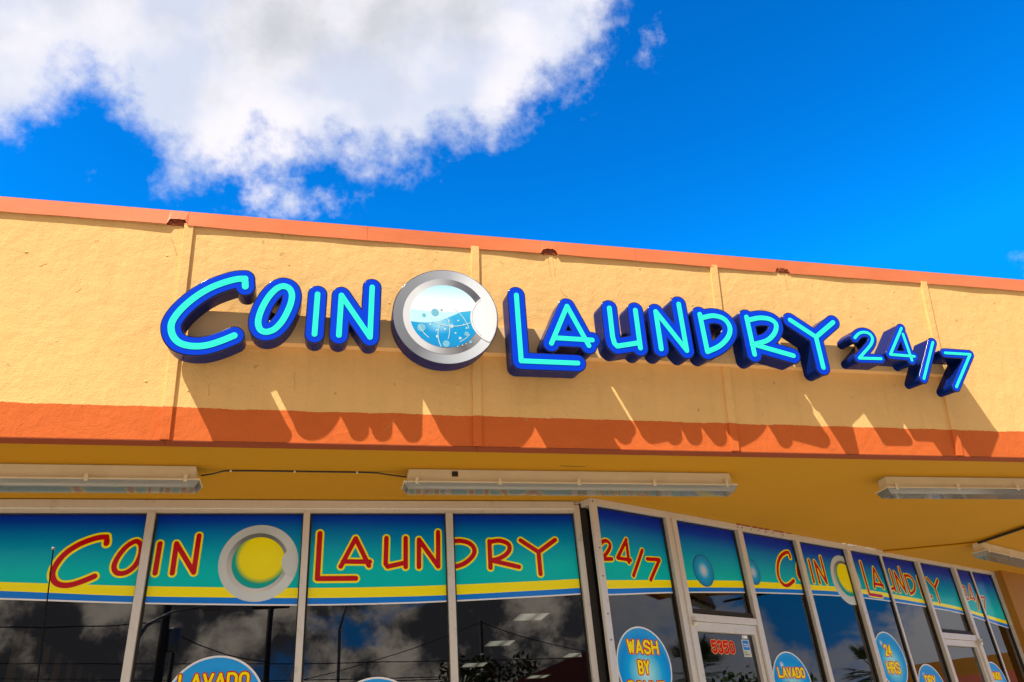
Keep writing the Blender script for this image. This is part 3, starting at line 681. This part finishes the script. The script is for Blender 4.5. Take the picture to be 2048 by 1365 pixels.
for i, (nm, r1, r2, st) in enumerate(STROKES['F']):
    xs = [p[0]-FX0 for _, _, q in st for p in q]; zs = [p[1] for _, _, q in st for p in q]
    cx = (min(xs)+max(xs))/2; cz = min(zs)-r1
    st2 = [(a, b, [(p[0]-FX0-cx, p[1]-cz) for p in q]) for a, b, q in st]
    kind = {'/': 'channel_slash'}.get(nm, 'channel_numeral' if nm in '247' else 'channel_letter')
    t = thing(kind, LABS[i][1], 'sign letter', F @ Matrix.Translation((cx, 0, cz)), 'blue letters and numerals of the big sign')
    lo = contours(st2, r1-.0012, .0028)
    me = sheet(lo, -.1535, -.0520, .0, 'can'); link('can', me, CAN, t)
    lo = contours(st2, r1+.0016, .0026)
    me = sheet(lo, -.1590, -.1530, .0016, 'trim_cap'); link('trim_cap', me, TRIM, t)
    lo = contours(st2, r1-.0030, .0026)
    me = sheet(lo, -.1606, -.1570, .0007, 'face'); link('face', me, BLUE, t)
    lo = contours(st2, r2, .0016)
    me = sheet(lo, -.1622, -.1598, .0, 'stroke'); link('stroke', me, TURQ, t)
# washer door disc
def arc_stroke(cx, cz, r, a0, a1, w): return [(0, 0, [(cx+r*cos(a0+(a1-a0)*k/14), cz+r*sin(a0+(a1-a0)*k/14)) for k in range(15)])], w
def emblem(t, y, R, Rb_, Rw, hx, hr, mats, squash=1.0, d=.0008):
    """printed porthole artwork in layers: rim, inner bevel, disc, handle"""
    k = lambda lo: [[(x, z*squash) for x, z in lo]]
    link('rim', sheet(k(circle(0, 0, R, n=96)), y-d, y), mats[0], t)
    link('bevel_ring', sheet(k(circle(-.002, 0, Rb_, n=96)), y-2*d, y-d), mats[1], t)
    dk = link('porthole', sheet(k(circle(-.004, 0, Rw, n=96)), y-3*d, y-2*d), mats[2], t)
    ang = [(hx+hr*cos(a), hr*sin(a)) for a in np.linspace(pi*.5, pi*1.5, 40)]
    ang = [p for p in ang if math.hypot(*p) < R*.985]
    a0 = math.atan2(ang[-1][1], ang[-1][0]); a1 = math.atan2(ang[0][1], ang[0][0])
    poly = ang+[(R*.985*cos(a), R*.985*sin(a)) for a in np.linspace(a0, a1, 30)[1:-1]]
    h = link('handle', sheet(k(poly), y-4*d, y-3*d), mats[3], t)
    return dk, h
EC = (.4935-FX0, .5265)
em = thing('washer_door_sign', 'round silver washing machine door sign with blue water and bubbles between the two words', 'sign', F @ Matrix.Translation((EC[0], 0, EC[1])), None)
link('can', sheet([circle(0, 0, .2255, .2125, 110)], -.1560, -.0520), CAN, em)
link('trim_cap', sheet([circle(0, 0, .2280, .2150, 110)], -.1600, -.1560, .0015), TRIM, em)
SQ = .945
MR = ringsweep('printed_silver_rim', [(0, (0.175, 0.194, 0.226)), (.14, (0.141, 0.154, 0.180)), (.26, (0.369, 0.408, 0.462)), (.40, (0.581, 0.634, 0.698)), (.52, (0.739, 0.771, 0.821)), (.66, (0.615, 0.663, 0.726)), (.74, (0.334, 0.363, 0.416)), (.86, (0.229, 0.254, 0.292)), (1, (0.175, 0.194, 0.226))], 0, 0)
MBV = ringsweep('printed_silver_bevel', [(0, (0.596, 0.623, 0.670)), (.16, (0.555, 0.572, 0.617)), (.26, (0.236, 0.236, 0.253)), (.33, (0.111, 0.108, 0.127)), (.48, (0.416, 0.429, 0.461)), (.60, (0.084, 0.086, 0.112)), (.70, (0.139, 0.143, 0.171)), (.78, (0.381, 0.400, 0.446)), (.88, (0.611, 0.636, 0.677)), (1, (0.596, 0.623, 0.670))], 0, 0)
def water_f(g, b):
    co = objc(g); x, y, z = g.sep(co)
    w1 = g.m('ADD', g.m('ADD', .030, g.m('MULTIPLY', g.m('SINE', g.m('MULTIPLY', g.m('ADD', x, .10), 11)), -.014)), g.m('MULTIPLY', x, .10))
    w2 = g.m('ADD', g.m('ADD', .0, g.m('MULTIPLY', g.m('COSINE', g.m('MULTIPLY', g.m('ADD', x, .055), 17)), -.018)), g.m('MULTIPLY', x, .22))
    top = g.ramp(g.rng(z, .03, .14), [(0, (0.776, 0.854, 0.872)), (.5, (0.634, 0.819, 0.863)), (1, (0.370, 0.704, 0.819))])
    mid = (.46, .80, .93)
    deep = g.ramp(g.rng(z, -.14, .03), [(0, (0.000, 0.245, 0.588)), (.5, (0.000, 0.294, 0.653)), (1, (0.041, 0.408, 0.718))])
    glow = g.rng(g.vm('LENGTH', g.vm('MULTIPLY', g.vm('SUBTRACT', co, (-.03, 0, -.035)), (1, 0, 1.4))), .075, 0, 0, .55, True)
    deep = g.mix(glow, deep, (.45, .85, .98))
    c = g.mix(g.m('GREATER_THAN', z, w2), deep, mid); c = g.mix(g.m('GREATER_THAN', z, w1), c, top)
    g.l(c, b.inputs['Base Color'])
MWA = mat('printed_water', (.1, .5, .9), .25, fn=water_f)
MHA = ringmat('printed_handle', [(0, (0.387, 0.408, 0.451)), (.10, (0.567, 0.593, 0.645)), (.16, (0.739, 0.762, 0.801)), (.6, (0.739, 0.762, 0.811)), (1, (0.618, 0.656, 0.718))], .13, 0, .14, 0)
dk, hd = emblem(em, -.1602, .2245, .1815, .1500, .2250, .1200, [MR, MBV, MWA, MHA], SQ)
link('handle_line', sheet(contours([(0, 0, [(.2250+.113*cos(a), .113*SQ*sin(a)) for a in np.linspace(pi*.72, pi*1.28, 24)])], .0011, .0011), -.1640, -.1634), mat('printed_grey_line', (.42, .43, .46), .4), em)
WLT = mat('printed_pale_blue', (0.448, 0.650, 0.708), .3); WMD = mat('printed_bubble_blue', (0.159, 0.448, 0.614), .3)
for (x, z, r, mm) in [(-.048, .014, .0165, WMD), (-.095, -.002, .0085, WMD), (-.020, .026, .005, WMD), (-.105, -.058, .018, WMD), (.024, -.045, .008, WLT), (.088, -.076, .010, WMD), (.0, -.125, .015, WMD),
                      (-.038, -.094, .006, WLT), (.060, -.097, .006, WLT), (.105, -.112, .007, WMD), (-.005, -.060, .0045, WLT), (.088, -.050, .004, WLT), (.052, -.018, .004, WLT), (-.068, -.042, .004, WLT),
                      (.012, -.020, .0035, WLT), (.040, -.075, .004, WLT), (-.026, -.026, .003, WLT), (.070, -.128, .003, WLT), (-.040, -.066, .004, WLT), (.076, -.034, .003, WLT), (.085, -.121, .0025, WLT), (.050, -.134, .0025, WLT)]:
    link('bubble', sheet([circle(x, z, r, n=20)], -.1634, -.1628), mm, dk)
for (cx, cz, r, a0, a1, w) in [(.075, -.085, .110, pi*.80, pi*1.16, .0016), (-.13, -.06, .145, -.30, .42, .0014), (.02, .15, .195, -2.0, -1.05, .0016), (.0, .0, .125, -2.75, -2.2, .0014), (-.06, -.10, .165, .30, .95, .0014), (.0, .0, .128, -1.1, -.65, .0012)]:
    s, w = arc_stroke(cx, cz, r, a0, a1, w)
    link('light_streak', sheet(contours(s, w, .0012), -.1636, -.1628), WLT, dk)

# ------------------------------------------------------------------ window banners
def interp(tab, x, col):
    if x <= tab[0][0]: i = 0
    elif x >= tab[-1][0]: i = len(tab)-2
    else: i = max(k for k in range(len(tab)-1) if tab[k][0] <= x)
    a, b = tab[i], tab[i+1]; t = (x-a[0])/(b[0]-a[0]); return a[col]*(1-t)+b[col]*t
def smoothtab(tab, x, col): return sum(interp(tab, x+o_, col) for o_ in (-.18, -.09, 0, .09, .18))/5
tabL = [(-2.0, .975, .936, .905), (-1.3045, .9399, .9037, .8744), (-.7685, .9110, .8669, .8409), (-.0733, .8880, .8429, .8151), (.30, .8850, .8390, .8120), (.6161, .8876, .8403, .8155), (1.2941, .905, .861, .835), (1.8, .93, .886, .86)]
tabR = [(-.2, .868, .826, .800), (.0268, .8863, .8439, .8171), (.5127, .9259, .8869, .8646), (1.1249, .9700, .9310, .9080), (1.6580, .9919, .9590, .9360), (2.1114, 1.0090, .9790, .9550), (2.500, 1.0140, .984, .9610), (3.1078, .9970, .9700, .9520), (3.6396, .9760, .9530, .9340), (3.9789, .9440, .9190, .9000), (4.3304, .9120, .8841, .8590), (4.7, .88, .85, .82)]
def strip(x0, x1, zt, zb, y0, y1, n=14):
    m = MB(); 
    for i in range(n+1):
        x = x0+(x1-x0)*i/n; m.v += [(x, y0, zb(x)), (x, y0, zt(x)), (x, y1, zt(x)), (x, y1, zb(x))]
    for i in range(n):
        k = i*4; j = k+4
        m.f += [(k, j, j+1, k+1), (k+1, j+1, j+2, k+2), (k+2, j+2, j+3, k+3), (k+3, j+3, j, k)]
    m.f += [(0, 1, 2, 3), (n*4+3, n*4+2, n*4+1, n*4)]
    return m
def banner(t, fr_z, bays, tab, top):
    f = lambda c: (lambda x: smoothtab(tab, x, c))
    for a, b in bays:
        a += .0055; b -= .0055
        p = strip(a, b, lambda x: top, f(1), -.0012, -.0004).build('printed_panel', BAN, t)
        strip(a, b, f(1), f(2), -.0012, -.0004).build('yellow_stripe', BYEL, p)
        strip(a, b, f(2), f(3), -.0012, -.0004).build('blue_stripe', BBLU, p)
        strip(a, b, f(3), lambda x: f(3)(x)-.0065, -.0012, -.0004).build('white_edge', BWHI, p)
def print_letters(t, lst, fx=lambda x: x, fz=lambda z: z, s=1.0):
    for nm, r1, r2, st in lst:
        st2 = [(a, b, [(fx(p[0]), fz(p[1])) for p in q]) for a, b, q in st]
        o = link('printed_numeral' if nm in '247/' else 'printed_letter', sheet(contours(st2, r1*s, .0022), -.0022, -.0016), BYEL, t)
        link('red_stroke', sheet(contours(st2, r2*s*1.22, .0018), -.0030, -.0024), BRED, o)
def porthole_art(t, cx, cz, R, tagm):
    e = link('printed_washer_door', sheet([circle(cx, cz, R, R, 80)], -.0036, -.0016), tagm[0], t)
    q = R/.1765
    link('printed_bevel', sheet([circle(cx-.004*q, cz, .137*q, .137*q, 80)], -.0042, -.0036), tagm[1], e)
    link('printed_sun', sheet([circle(cx-.001*q, cz, .1180*q, .1180*q, 80)], -.0048, -.0042), tagm[2], e)
    hx = .179*q; hr = .077*q
    ang = [(hx+hr*cos(a), hr*sin(a)) for a in np.linspace(pi*.5, pi*1.5, 40)]; ang = [p for p in ang if math.hypot(*p) < R*.975]
    a0 = math.atan2(ang[-1][1], ang[-1][0]); a1 = math.atan2(ang[0][1], ang[0][0])
    poly = ang+[(R*.975*cos(a), R*.975*sin(a)) for a in np.linspace(a0, a1, 20)[1:-1]]
    link('printed_handle', sheet([[(cx+x, cz+z) for x, z in poly]], -.0054, -.0048), tagm[3], e)
def sunm(cx, cz, r):
    def fn(g, b):
        co = objc(g)
        d = g.vm('DISTANCE', co, (cx+.012*r/.118, 0, cz+.022*r/.118))
        g.l(g.ramp(g.m('DIVIDE', d, r), [(0, (.92, .84, .0)), (.80, (.88, .80, .0)), (.98, (.12, .42, .12)), (1.0, (.0, .38, .36)), ]), b.inputs['Base Color'])
    return mat('printed_sun_disc', rough=.16, spec=.28, fn=fn)
def grey(cx, cz): return ringsweep('printed_grey_rim', [(0, (.54, .62, .66)), (.5, (.64, .74, .80)), (.75, (.44, .52, .57)), (1, (.54, .62, .66))], cx, cz)
def greyb(cx, cz): return ringsweep('printed_grey_bevel', [(0, (.45, .48, .50)), (.25, (.62, .66, .68)), (.45, (.40, .42, .44)), (.7, (.10, .13, .15)), (.85, (.14, .17, .20)), (1, (.45, .48, .50))], cx, cz)
HAN = mat('printed_grey_handle', (.56, .65, .70), .2, spec=.28)
bl = thing('window_banner', 'long printed banner with red and yellow lettering across the four big left windows', 'banner', W)
banner(bl, W, Lb[0:], tabL, LT-.006)
print_letters(bl, STROKES['L'])
porthole_art(bl, -.2508, 1.0075, .1765, [grey(-.2508, 1.0075), greyb(-.2508, 1.0075), sunm(-.2508, 1.0075, .118), HAN])
br = thing('window_banner', 'printed banner with bubbles and smaller red lettering across the angled right windows', 'banner', RF)
banner(br, RF, Rb, tabR, RT_-.006)
print_letters(br, STROKES['R'])
print_letters(br, STROKES['L'], lambda x: 1.498+.856*(x+1.1076), lambda z: 1.08+(z-1.026), .86)
print_letters(br, STROKES['R'], lambda x: 3.795+.76*(x-.0477), lambda z: z+.045, .86)
porthole_art(br, 2.225, 1.06, .160, [grey(2.225, 1.06), greyb(2.225, 1.06), sunm(2.225, 1.06, .107), HAN])
def bub(cx, cz, rx, rz):
    def fn(g, b):
        d = g.vm('LENGTH', g.vm('MULTIPLY', g.vm('SUBTRACT', objc(g), (cx, 0, cz)), (1/rx, 0, 1/rz)))
        g.l(g.ramp(d, [(0, (.72, .60, .70)), (.20, (.40, .62, .85)), (.5, (.0, .40, .80)), (.9, (.0, .24, .60)), (1, (.0, .09, .30))]), b.inputs['Base Color'])
    o = link('printed_bubble', sheet([circle(cx, cz, rx, rz, 48)], -.0026, -.0016), mat('printed_bubble', rough=.16, spec=.28, fn=fn), br)
bub(.8180, 1.0020, .083, .090); bub(1.262, 1.030, .062, .075)

# ------------------------------------------------------------------ stickers and papers on the glass
def sticker(fr, x, z, rx, rz, label, lines, name='oval_sticker'):
    t = thing(name, label, 'sticker', fr @ Matrix.Translation((x, 0, z)), 'round blue stickers on the windows')
    link('white_rim', sheet([circle(0, 0, rx, rz, 72)], -.0020, -.0004), BWHI, t)
    link('blue_disc', sheet([circle(0, 0, rx*.955, rz*.96, 72)], -.0026, -.0020), DECAL, t)
    for txt, cx, cz, w, h in lines:
        s_ = block_text(txt, w*1.06, h, h*.094)
        o = link('lettering', sheet(contours(s_, h*.094+.0052, .0014), -.0032, -.0028), DRED, t, Matrix.Translation((cx, 0, cz)))
        link('letter_fill', sheet(contours(s_, h*.094, .0014), -.0040, -.0034), DYEL, o)
    return t
sticker(RF, .250, .490, .186, .186, 'blue sticker reading WASH BY POUND in the narrow window left of the door', [('WASH', .006, .090, .205, .066), ('BY', -.008, -.004, .078, .064), ('POUND', .0, -.098, .25, .064)])
sticker(RF, 1.405, .420, .172, .172, 'blue sticker reading LAVADO in the window right of the first door', [('LAVADO', .003, .060, .235, .056), ('POR', .0, -.022, .12, .056)])
sticker(RF, 2.500, .575, .172, .172, 'blue sticker reading 24 HRS in the middle of the angled windows', [('24', -.012, .056, .085, .070), ('HRS', -.004, -.050, .150, .072)])
sticker(RF, 2.915, .385, .170, .172, 'blue sticker reading DRY left of the second door', [('DRY', -.005, .070, .13, .062)])
sticker(RF, 3.8500, .430, .160, .162, 'blue sticker reading LAVADO POR at the far right window', [('LAVADO', -.005, .066, .175, .052), ('POR', -.005, -.008, .10, .050)])
sticker(W, -.385, .400, .208, .208, 'blue sticker reading LAVADO low in the second big left window', [('LAVADO', -.005, .108, .275, .060), ('POR', 0, .0, .14, .06)])
sticker(W, .292, .288, .205, .205, 'blue sticker whose top edge just shows low in the third big left window', [])
num = thing('door_number', 'red number 5350 outlined in yellow on the first glass door', 'door number', RF @ Matrix.Translation((.8620, 0, .5990)))
s_ = block_text('5350', .192, .066, .0064)
o = link('number_outline', sheet(contours(s_, .0098, .0013), -.0020, -.0012), mat('sticker_orange', (.90, .42, .02), .3), num)
link('number_fill', sheet(contours(s_, .0068, .0013), -.0028, -.0022), DRED, o)
cs = thing('card_sticker', 'small pale sticker with blue square at the corner of the first glass door', 'sticker', RF @ Matrix.Translation((1.060, 0, .600)))
MB().box((-.036, -.0012, -.046), (.028, -.0004, .044)).build('backing', PAPER, cs)
MB().box((-.029, -.0018, -.010), (.022, -.0012, .039)).build('blue_square', BBLU, cs)
link('lettering', text_mesh('AMERICAN', .042, .007, .01, -.0024, -.0020), BWHI, cs, Matrix.Translation((-.004, 0, .019)))
link('lettering', text_mesh('EXPRESS', .040, .007, .01, -.0024, -.0020), BWHI, cs, Matrix.Translation((-.004, 0, .008)))
for z, w in ((-.022, .022), (-.034, .040)): MB().box((-.030, -.0018, z-.003), (-.030+w, -.0012, z+.002)).build('printed_line', INK, cs)
ct = thing('hours_tag', 'tiny white tag above the blue square sticker on the first door', 'sticker', RF @ Matrix.Translation((1.060, 0, .658)))
MB().box((-.024, -.0012, -.008), (.022, -.0004, .008)).build('backing', BWHI, ct)
MB().box((-.018, -.0018, -.003), (-.010, -.0012, .004)).build('printed_mark', INK, ct)
for x, z, w, h, lab, sd in ((1.800, .49, .118, .19, 'white paper notice taped inside the window between two mullions', 3), (1.583, .42, .078, .165, 'small white paper notice beside the LAVADO sticker', 4)):
    t = thing('paper_notice', lab, 'notice', RF @ Matrix.Translation((x, 0, z)))
    MB().box((-w/2, .0085, -h/2), (w/2, .0092, h/2)).build('sheet', PAPER, t)
    r_ = random.Random(sd); zz_ = h/2-.012
    m = MB()
    while zz_ > -h/2+.01:
        x_ = -w/2+.01
        while x_ < w/2-.012:
            l_ = r_.uniform(.004, .016)
            if r_.random() < .55: m.box((x_, .0078, zz_), (min(x_+l_, w/2-.008), .0084, zz_+.0022))
            x_ += l_+.004
        zz_ -= r_.choice((.010, .010, .020))
    m.build('written_lines', INK, t)

# ------------------------------------------------------------------ soffit light fixtures
def fixture(mw, label, L=1.636, sticker_at=None):
    t = thing('fluorescent_fixture', label, 'light fixture', mw, 'weatherproof strip lights under the soffit')
    MB().hexa([(.020, -.036, -.062), (L-.020, -.036, -.062), (L-.020, .036, -.062), (.020, .036, -.062), (.026, -.033, 0), (L-.026, -.033, 0), (L-.026, .033, 0), (.026, .033, 0)]).build('housing', FIXW, t, bevel=.004)
    fl = MB()
    for p0, p1 in (((.002, -.050), (L-.002, -.040)), ((.002, .040), (L-.002, .050)), ((.002, -.040), (.016, .040)), ((L-.016, -.040), (L-.002, .040))): fl.box((*p0, -.0685), (*p1, -.0625))
    fl.build('flange', FIXW, t)
    MB().box((.017, -.0395, -.0655), (L-.017, .0395, -.0625)).build('reflector', REFL, t)
    # clear cover: a tray tapering towards the bottom, walls only
    o_ = [(.004, -.048), (L-.004, -.048), (L-.004, .048), (.004, .048)]; i_ = [(.022, -.038), (L-.022, -.038), (L-.022, .038), (.022, .038)]
    m = MB(); m.v = [(x, y, -.0690) for x, y in o_]+[(x, y, -.098) for x, y in i_]+[(x*.998+.001, y*.96, -.0690) for x, y in o_]+[(x*.998+.001, y*.96, -.0960) for x, y in i_]
    m.f = [(k, (k+1) % 4, 4+(k+1) % 4, 4+k) for k in range(4)]+[(4, 5, 6, 7)]+[(8+k, 12+k, 12+(k+1) % 4, 8+(k+1) % 4) for k in range(4)]+[(12, 15, 14, 13)]+[(k, 8+k, 8+(k+1) % 4, (k+1) % 4) for k in range(4)]
    m.build('diffuser', DIFF, t, bevel=.003)
    for y in (-.018, .020): MB().tube([(.05, y, -.0800), (L-.05, y, -.0800)], .0052, 10).build('tube', TUBE, t, smooth=True)
    for k in range(5):
        x = .06+k*(L-.12)/4
        for y in (-.0505, .0505): MB().box((x-.007, y-.003, -.0760), (x+.007, y+.003, -.0460)).build('clip', FIXW, t)
    if sticker_at is not None: MB().box((sticker_at-.014, -.0375, -.036), (sticker_at+.014, -.0345, -.012)).build('label_sticker', BLACK, t)
    return t
S4 = lambda x, y, a=0: Matrix.Translation((x, y, CAMZ+1.300)) @ Matrix.Rotation(a, 4, 'Z')
fixture(S4(-2.118, 3.421), 'clear covered strip light at the left end of the soffit, cut by the picture edge')
fixture(S4(.365, 3.421), 'middle clear covered strip light with a small black label, above the big windows', sticker_at=.235)
fixture(S4(2.855, 3.437), 'right clear covered strip light under the soffit above the angled windows')
fixture(Matrix.Translation((4.470, 4.628, CAMZ+1.289)) @ Matrix.Rotation(TH+.03, 4, 'Z'), 'slanted strip light at the far right corner of the soffit', 1.5)
cb = thing('soffit_cable', 'thin dark cable clipped along the soffit between two strip lights', 'cable', Matrix.Translation((-.5, 3.43, CAMZ+1.29)))
m = MB(); pts = [(.01, -.01, -.022), (.05, -.002, -.012), (.10, .0, .004), (.20, 0, .006), (.45, .001, .006), (.70, 0, .005), (.76, 0, .003), (.81, -.002, -.006), (.885, -.01, -.018)]
m.tube(pts, .0032, 6).build('cable', WIREM, cb, smooth=True)
for x in (.128, .395, .665): MB().box((x-.004, -.004, .001), (x+.004, .004, .0085)).build('clip', FIXW, cb)

# ------------------------------------------------------------------ antenna in front of the left window
AT = Vector((-.6430, 2.2, .618)); AB = Vector((-.6160, 2.2, .304))
foot = AB+(AB-AT)*((AB.z+CAMZ)/(AT.z-AB.z))
an = thing('whip_antenna', 'thin black whip antenna with a tiny silver tip in front of the leftmost window', 'antenna', Matrix.Translation((foot.x, foot.y, 0)))
tip = AT+Vector((0, 0, CAMZ))-Vector((foot.x, foot.y, 0))
MB().tube([(0, 0, .03), tip*.5, tip], [.003, .0021, .0016], 8).build('rod', RODM, an, smooth=True)
MB().tube([tip+Vector((0, 0, -.003)), tip+Vector((0, 0, .003))], .0042, 10).build('tip', GALV, an, smooth=True)
MB().tube([(0, 0, 0), (0, 0, .035)], [.06, .03], 16).build('base', BLACK, an, smooth=True)

# ------------------------------------------------------------------ across the street (seen in the window reflections)
def utility_pole(x, y, h, label, arm=None, trafo=None, r=.15):
    t = thing('utility_pole', label, 'utility pole', Matrix.Translation((x, y, -.15)), 'wooden utility poles across the street')
    h += .15
    MB().tube([(0, 0, 0), (0, 0, h)], [r, r*.7], 12).build('pole', WOOD, t, smooth=True)
    for z in (arm or []):
        MB().box((-.75, -.06, z+.15-.05), (.75, .06, z+.15+.06)).build('crossarm', WOOD, t)
        m = MB()
        for q in (-.66, -.25, .25, .66): m.tube([(q, 0, z+.21), (q, 0, z+.34)], .035, 8)
        m.build('insulators', GALV, t)
    if trafo:
        MB().tube([(.35, -.1, trafo-.35), (.35, -.1, trafo-.28), (.35, -.1, trafo+.42), (.35, -.1, trafo+.5)], [.20, .24, .24, .1], 14).build('transformer', GALV, t, smooth=True)
        MB().box((.05, -.14, trafo), (.2, -.06, trafo+.2)).build('bracket', GALV, t)
    return t
utility_pole(-5.15, -24.3, 10.2, 'dark utility pole with a transformer reflected in the second left window', [9.3], 7.35, .20)
utility_pole(-1.68, -28.3, 9.75, 'dark utility pole with a crossarm reflected near the second mullion', [9.13], None, .16)
utility_pole(9.08, -37.3, 10.0, 'utility pole where two cables meet, reflected in the fourth big window', [], None, .14)
utility_pole(-4.47, -22.3, 6.5, 'short plain wooden post reflected beside the transformer pole', [], None, .10)
def street_lamp(x, y, pts, head, label):
    t = thing('street_lamp', label, 'street lamp', Matrix.Translation((x, y, -.15)), 'street lamps across the road')
    MB().tube([(0, 0, 0)]+pts, [.10]+[.07]*(len(pts)-2)+[.035]*2 if len(pts) > 2 else .07, 10).build('pole', GALV, t, smooth=True)
    p = Vector(pts[-1]); d = Vector(head)
    MB().tube([p, p+d*.15, p+d*.7, p+d], [.05, .14, .16, .05], 12).build('lamp_head', GALV, t, smooth=True)
street_lamp(-5.75, -22.3, [(.0, 0, 6.9), (.35, 0, 7.55), (1.1, 0, 7.95), (2.0, 0, 8.08)], (.7, 0, -.02), 'street lamp with a long curved arm reflected left of the transformer pole')
street_lamp(1.30, -32.3, [(.0, 0, 9.0), (.06, 0, 9.25), (.42, 0, 10.6), (.9, 0, 11.2)], (.8, 0, .1), 'street lamp with a bent slim mast reflected in the third big window')
wires = [((9.08, -37.3, 9.95), (-14, -36, 6.8), 1.4, 'slack cable falling left from the lone pole in the reflection'), ((9.08, -37.3, 9.95), (24, -36, 7.4), .9, 'slack cable falling right from the lone pole in the reflection'),
         ((-24, -30, 8.3), (26, -33, 7.3), .5, 'highest long cable crossing the window reflections'), ((-24, -30, 8.0), (26, -33, 7.0), .9, 'second long cable crossing the window reflections'),
         ((-24, -30, 7.2), (26, -33, 6.9), .6, 'third long cable crossing the window reflections'), ((-24, -30, 7.0), (26, -33, 6.5), .8, 'lowest long cable crossing the window reflections'),
         ((-18, -24.3, 9.0), (-5.15, -24.3, 7.9), .5, 'cable running left from the transformer pole in the reflection'), ((-5.15, -24.3, 7.7), (-1.68, -28.3, 7.0), .25, 'short cable between the transformer pole and the crossarm pole')]
for a, b, sag, lab in wires:
    a, b = Vector(a), Vector(b); pts = []
    for k in range(25):
        s = k/24; p = a.lerp(b, s); p.z -= sag*4*s*(1-s); pts.append(p)
    tag(MB().tube(pts, .022, 5).build('overhead_cable', WIREM), lab, 'cable', 'overhead cables across the street')
def leafy_tree(x, y, h, w, label, seed, n=2600):
    t = thing('leafy_tree', label, 'tree', Matrix.Translation((x, y, -.15)), 'trees across the street')
    r = random.Random(seed); m = MB()
    m.tube([(0, 0, 0), (.05, 0, h*.3), (0, .1, h*.6)], [.2, .15, .08], 8)
    for k in range(6):
        a = k*1.05; m.tube([(0, .05, h*.42), (cos(a)*w*.25, sin(a)*w*.25, h*.66), (cos(a)*w*.38, sin(a)*w*.38, h*.8)], [.08, .05, .02], 6)
    m.build('trunk', BARK, t)
    cl = [(r.uniform(-1, 1)*w*.36, r.uniform(-1, 1)*w*.36, h*(.55+.34*r.random()), w*r.uniform(.13, .22)) for _ in range(16)]
    m = MB()
    for k in range(n):
        cx, cy, cz, cr = r.choice(cl); v = Vector((r.gauss(0, 1), r.gauss(0, 1), r.gauss(0, .8))).normalized()*cr*(r.random()**.4)*1.1
        p = Vector((cx, cy, cz))+v; a = Vector((r.gauss(0, 1), r.gauss(0, 1), r.gauss(0, 1))).normalized()*.10; b = a.orthogonal().normalized()*.06
        i = len(m.v); m.v += [tuple(p-a), tuple(p+b), tuple(p+a), tuple(p-b)]; m.f.append((i, i+1, i+2, i+3))
    me = bpy.data.meshes.new('crown'); me.from_pydata(m.v, [], m.f); link('crown', me, LEAF, t)
def palm(x, y, h, label, seed, R_=1.1):
    t = thing('fan_palm', label, 'palm tree', Matrix.Translation((x, y, -.15)), 'palm trees beside the car park')
    MB().tube([(0, 0, 0), (.05, 0, h*.5), (0, 0, h)], [.16, .13, .12], 10).build('trunk', BARK, t, smooth=True)
    r = random.Random(seed); m = MB()
    for k in range(26):
        a = r.uniform(0, 2*pi); e = r.uniform(-.5, 1.3); d = Vector((cos(a)*cos(e), sin(a)*cos(e), sin(e))); L_ = R_*r.uniform(.45, .6)
        c = Vector((0, 0, h))+d*L_; s = d.cross(Vector((0, 0, 1))).normalized()
        m.tube([(0, 0, h), c], .012, 4, False)
        for j in range(17):
            q = (j-8)/8*1.35; dd = (d*cos(q)+s*sin(q)).normalized(); l = R_*.62*(1-.25*abs(q)/1.35)
            e1 = c+dd*l+Vector((0, 0, -.10*l)); n_ = dd.cross(d.cross(s)).normalized()*.022
            i = len(m.v); m.v += [tuple(c), tuple(c+dd*l*.5+n_), tuple(e1), tuple(c+dd*l*.5-n_)]; m.f.append((i, i+1, i+2, i+3))
    me = bpy.data.meshes.new('crown'); me.from_pydata(m.v, [], m.f); link('crown', me, LEAF, t)
leafy_tree(6.6, -22.3, 6.3, 4.2, 'dark bushy tree reflected in the fourth big window', 1)
leafy_tree(20.8, -.6, 4.5, 3.4, 'dark leafy tree reflected in the first glass door', 2)
leafy_tree(20.7, -5.0, 5.3, 3.6, 'leafy tree reflected behind the WASH BY POUND sticker', 3)
leafy_tree(-13, -21, 6.0, 5.0, 'broad leafy tree across the street behind the left poles', 4)
palm(22.4, -2.5, 4.45, 'fan palm reflected at the left of the first glass door', 5)
palm(27.5, 1.8, 4.3, 'fan palm reflected low in the right windows', 6)
hills = structure(MB().tube([(60, -30, -2.5), (58, -10, -1.2), (58, 6, -1.6), (62, 24, -2.4)], [3.5, 5.5, 5.0, 3.5], 14).build('far_treeline', LEAF))
hills['kind'] = 'stuff'; hills['label'] = 'far green treeline beyond the car park'
# gabled building opposite
gb = thing('gabled_shop', 'dark red gabled shop across the car park, reflected in the fourth big window', 'building', Matrix.Translation((10.5, -16, -.15)))
MB().box((-7, -8, 0), (7, 3.0, 3.4)).build('wall', WALLB, gb)
MB().prism([(-7.6, 3.42), (7.6, 3.42), (0, 6.0)], lambda u, v, d: (u, d, v), -8.5, 3.6).build('roof', ROOFR, gb)
for k in range(4): 
    w_ = MB().box((-5.6+k*3, 3.001, .9), (-3.6+k*3, 3.05, 2.6)).build('window', BLACK, gb)
# orange canopies to the right
oc = thing('orange_awning_shop', 'low shop with an orange awning beyond the car park at the right', 'building', Matrix.Translation((22.5, 6.5, -.15)))
MB().box((-.5, -4, 0), (6, 5, 3.9)).build('wall', WALLY, oc)
MB().hexa([(-2.0, -4, 2.5), (-.5, -4, 3.0), (-.5, 5, 3.0), (-2.0, 5, 2.5), (-2.0, -4, 2.62), (-.5, -4, 3.5), (-.5, 5, 3.5), (-2.0, 5, 2.62)]).build('awning', ROOFR, oc)
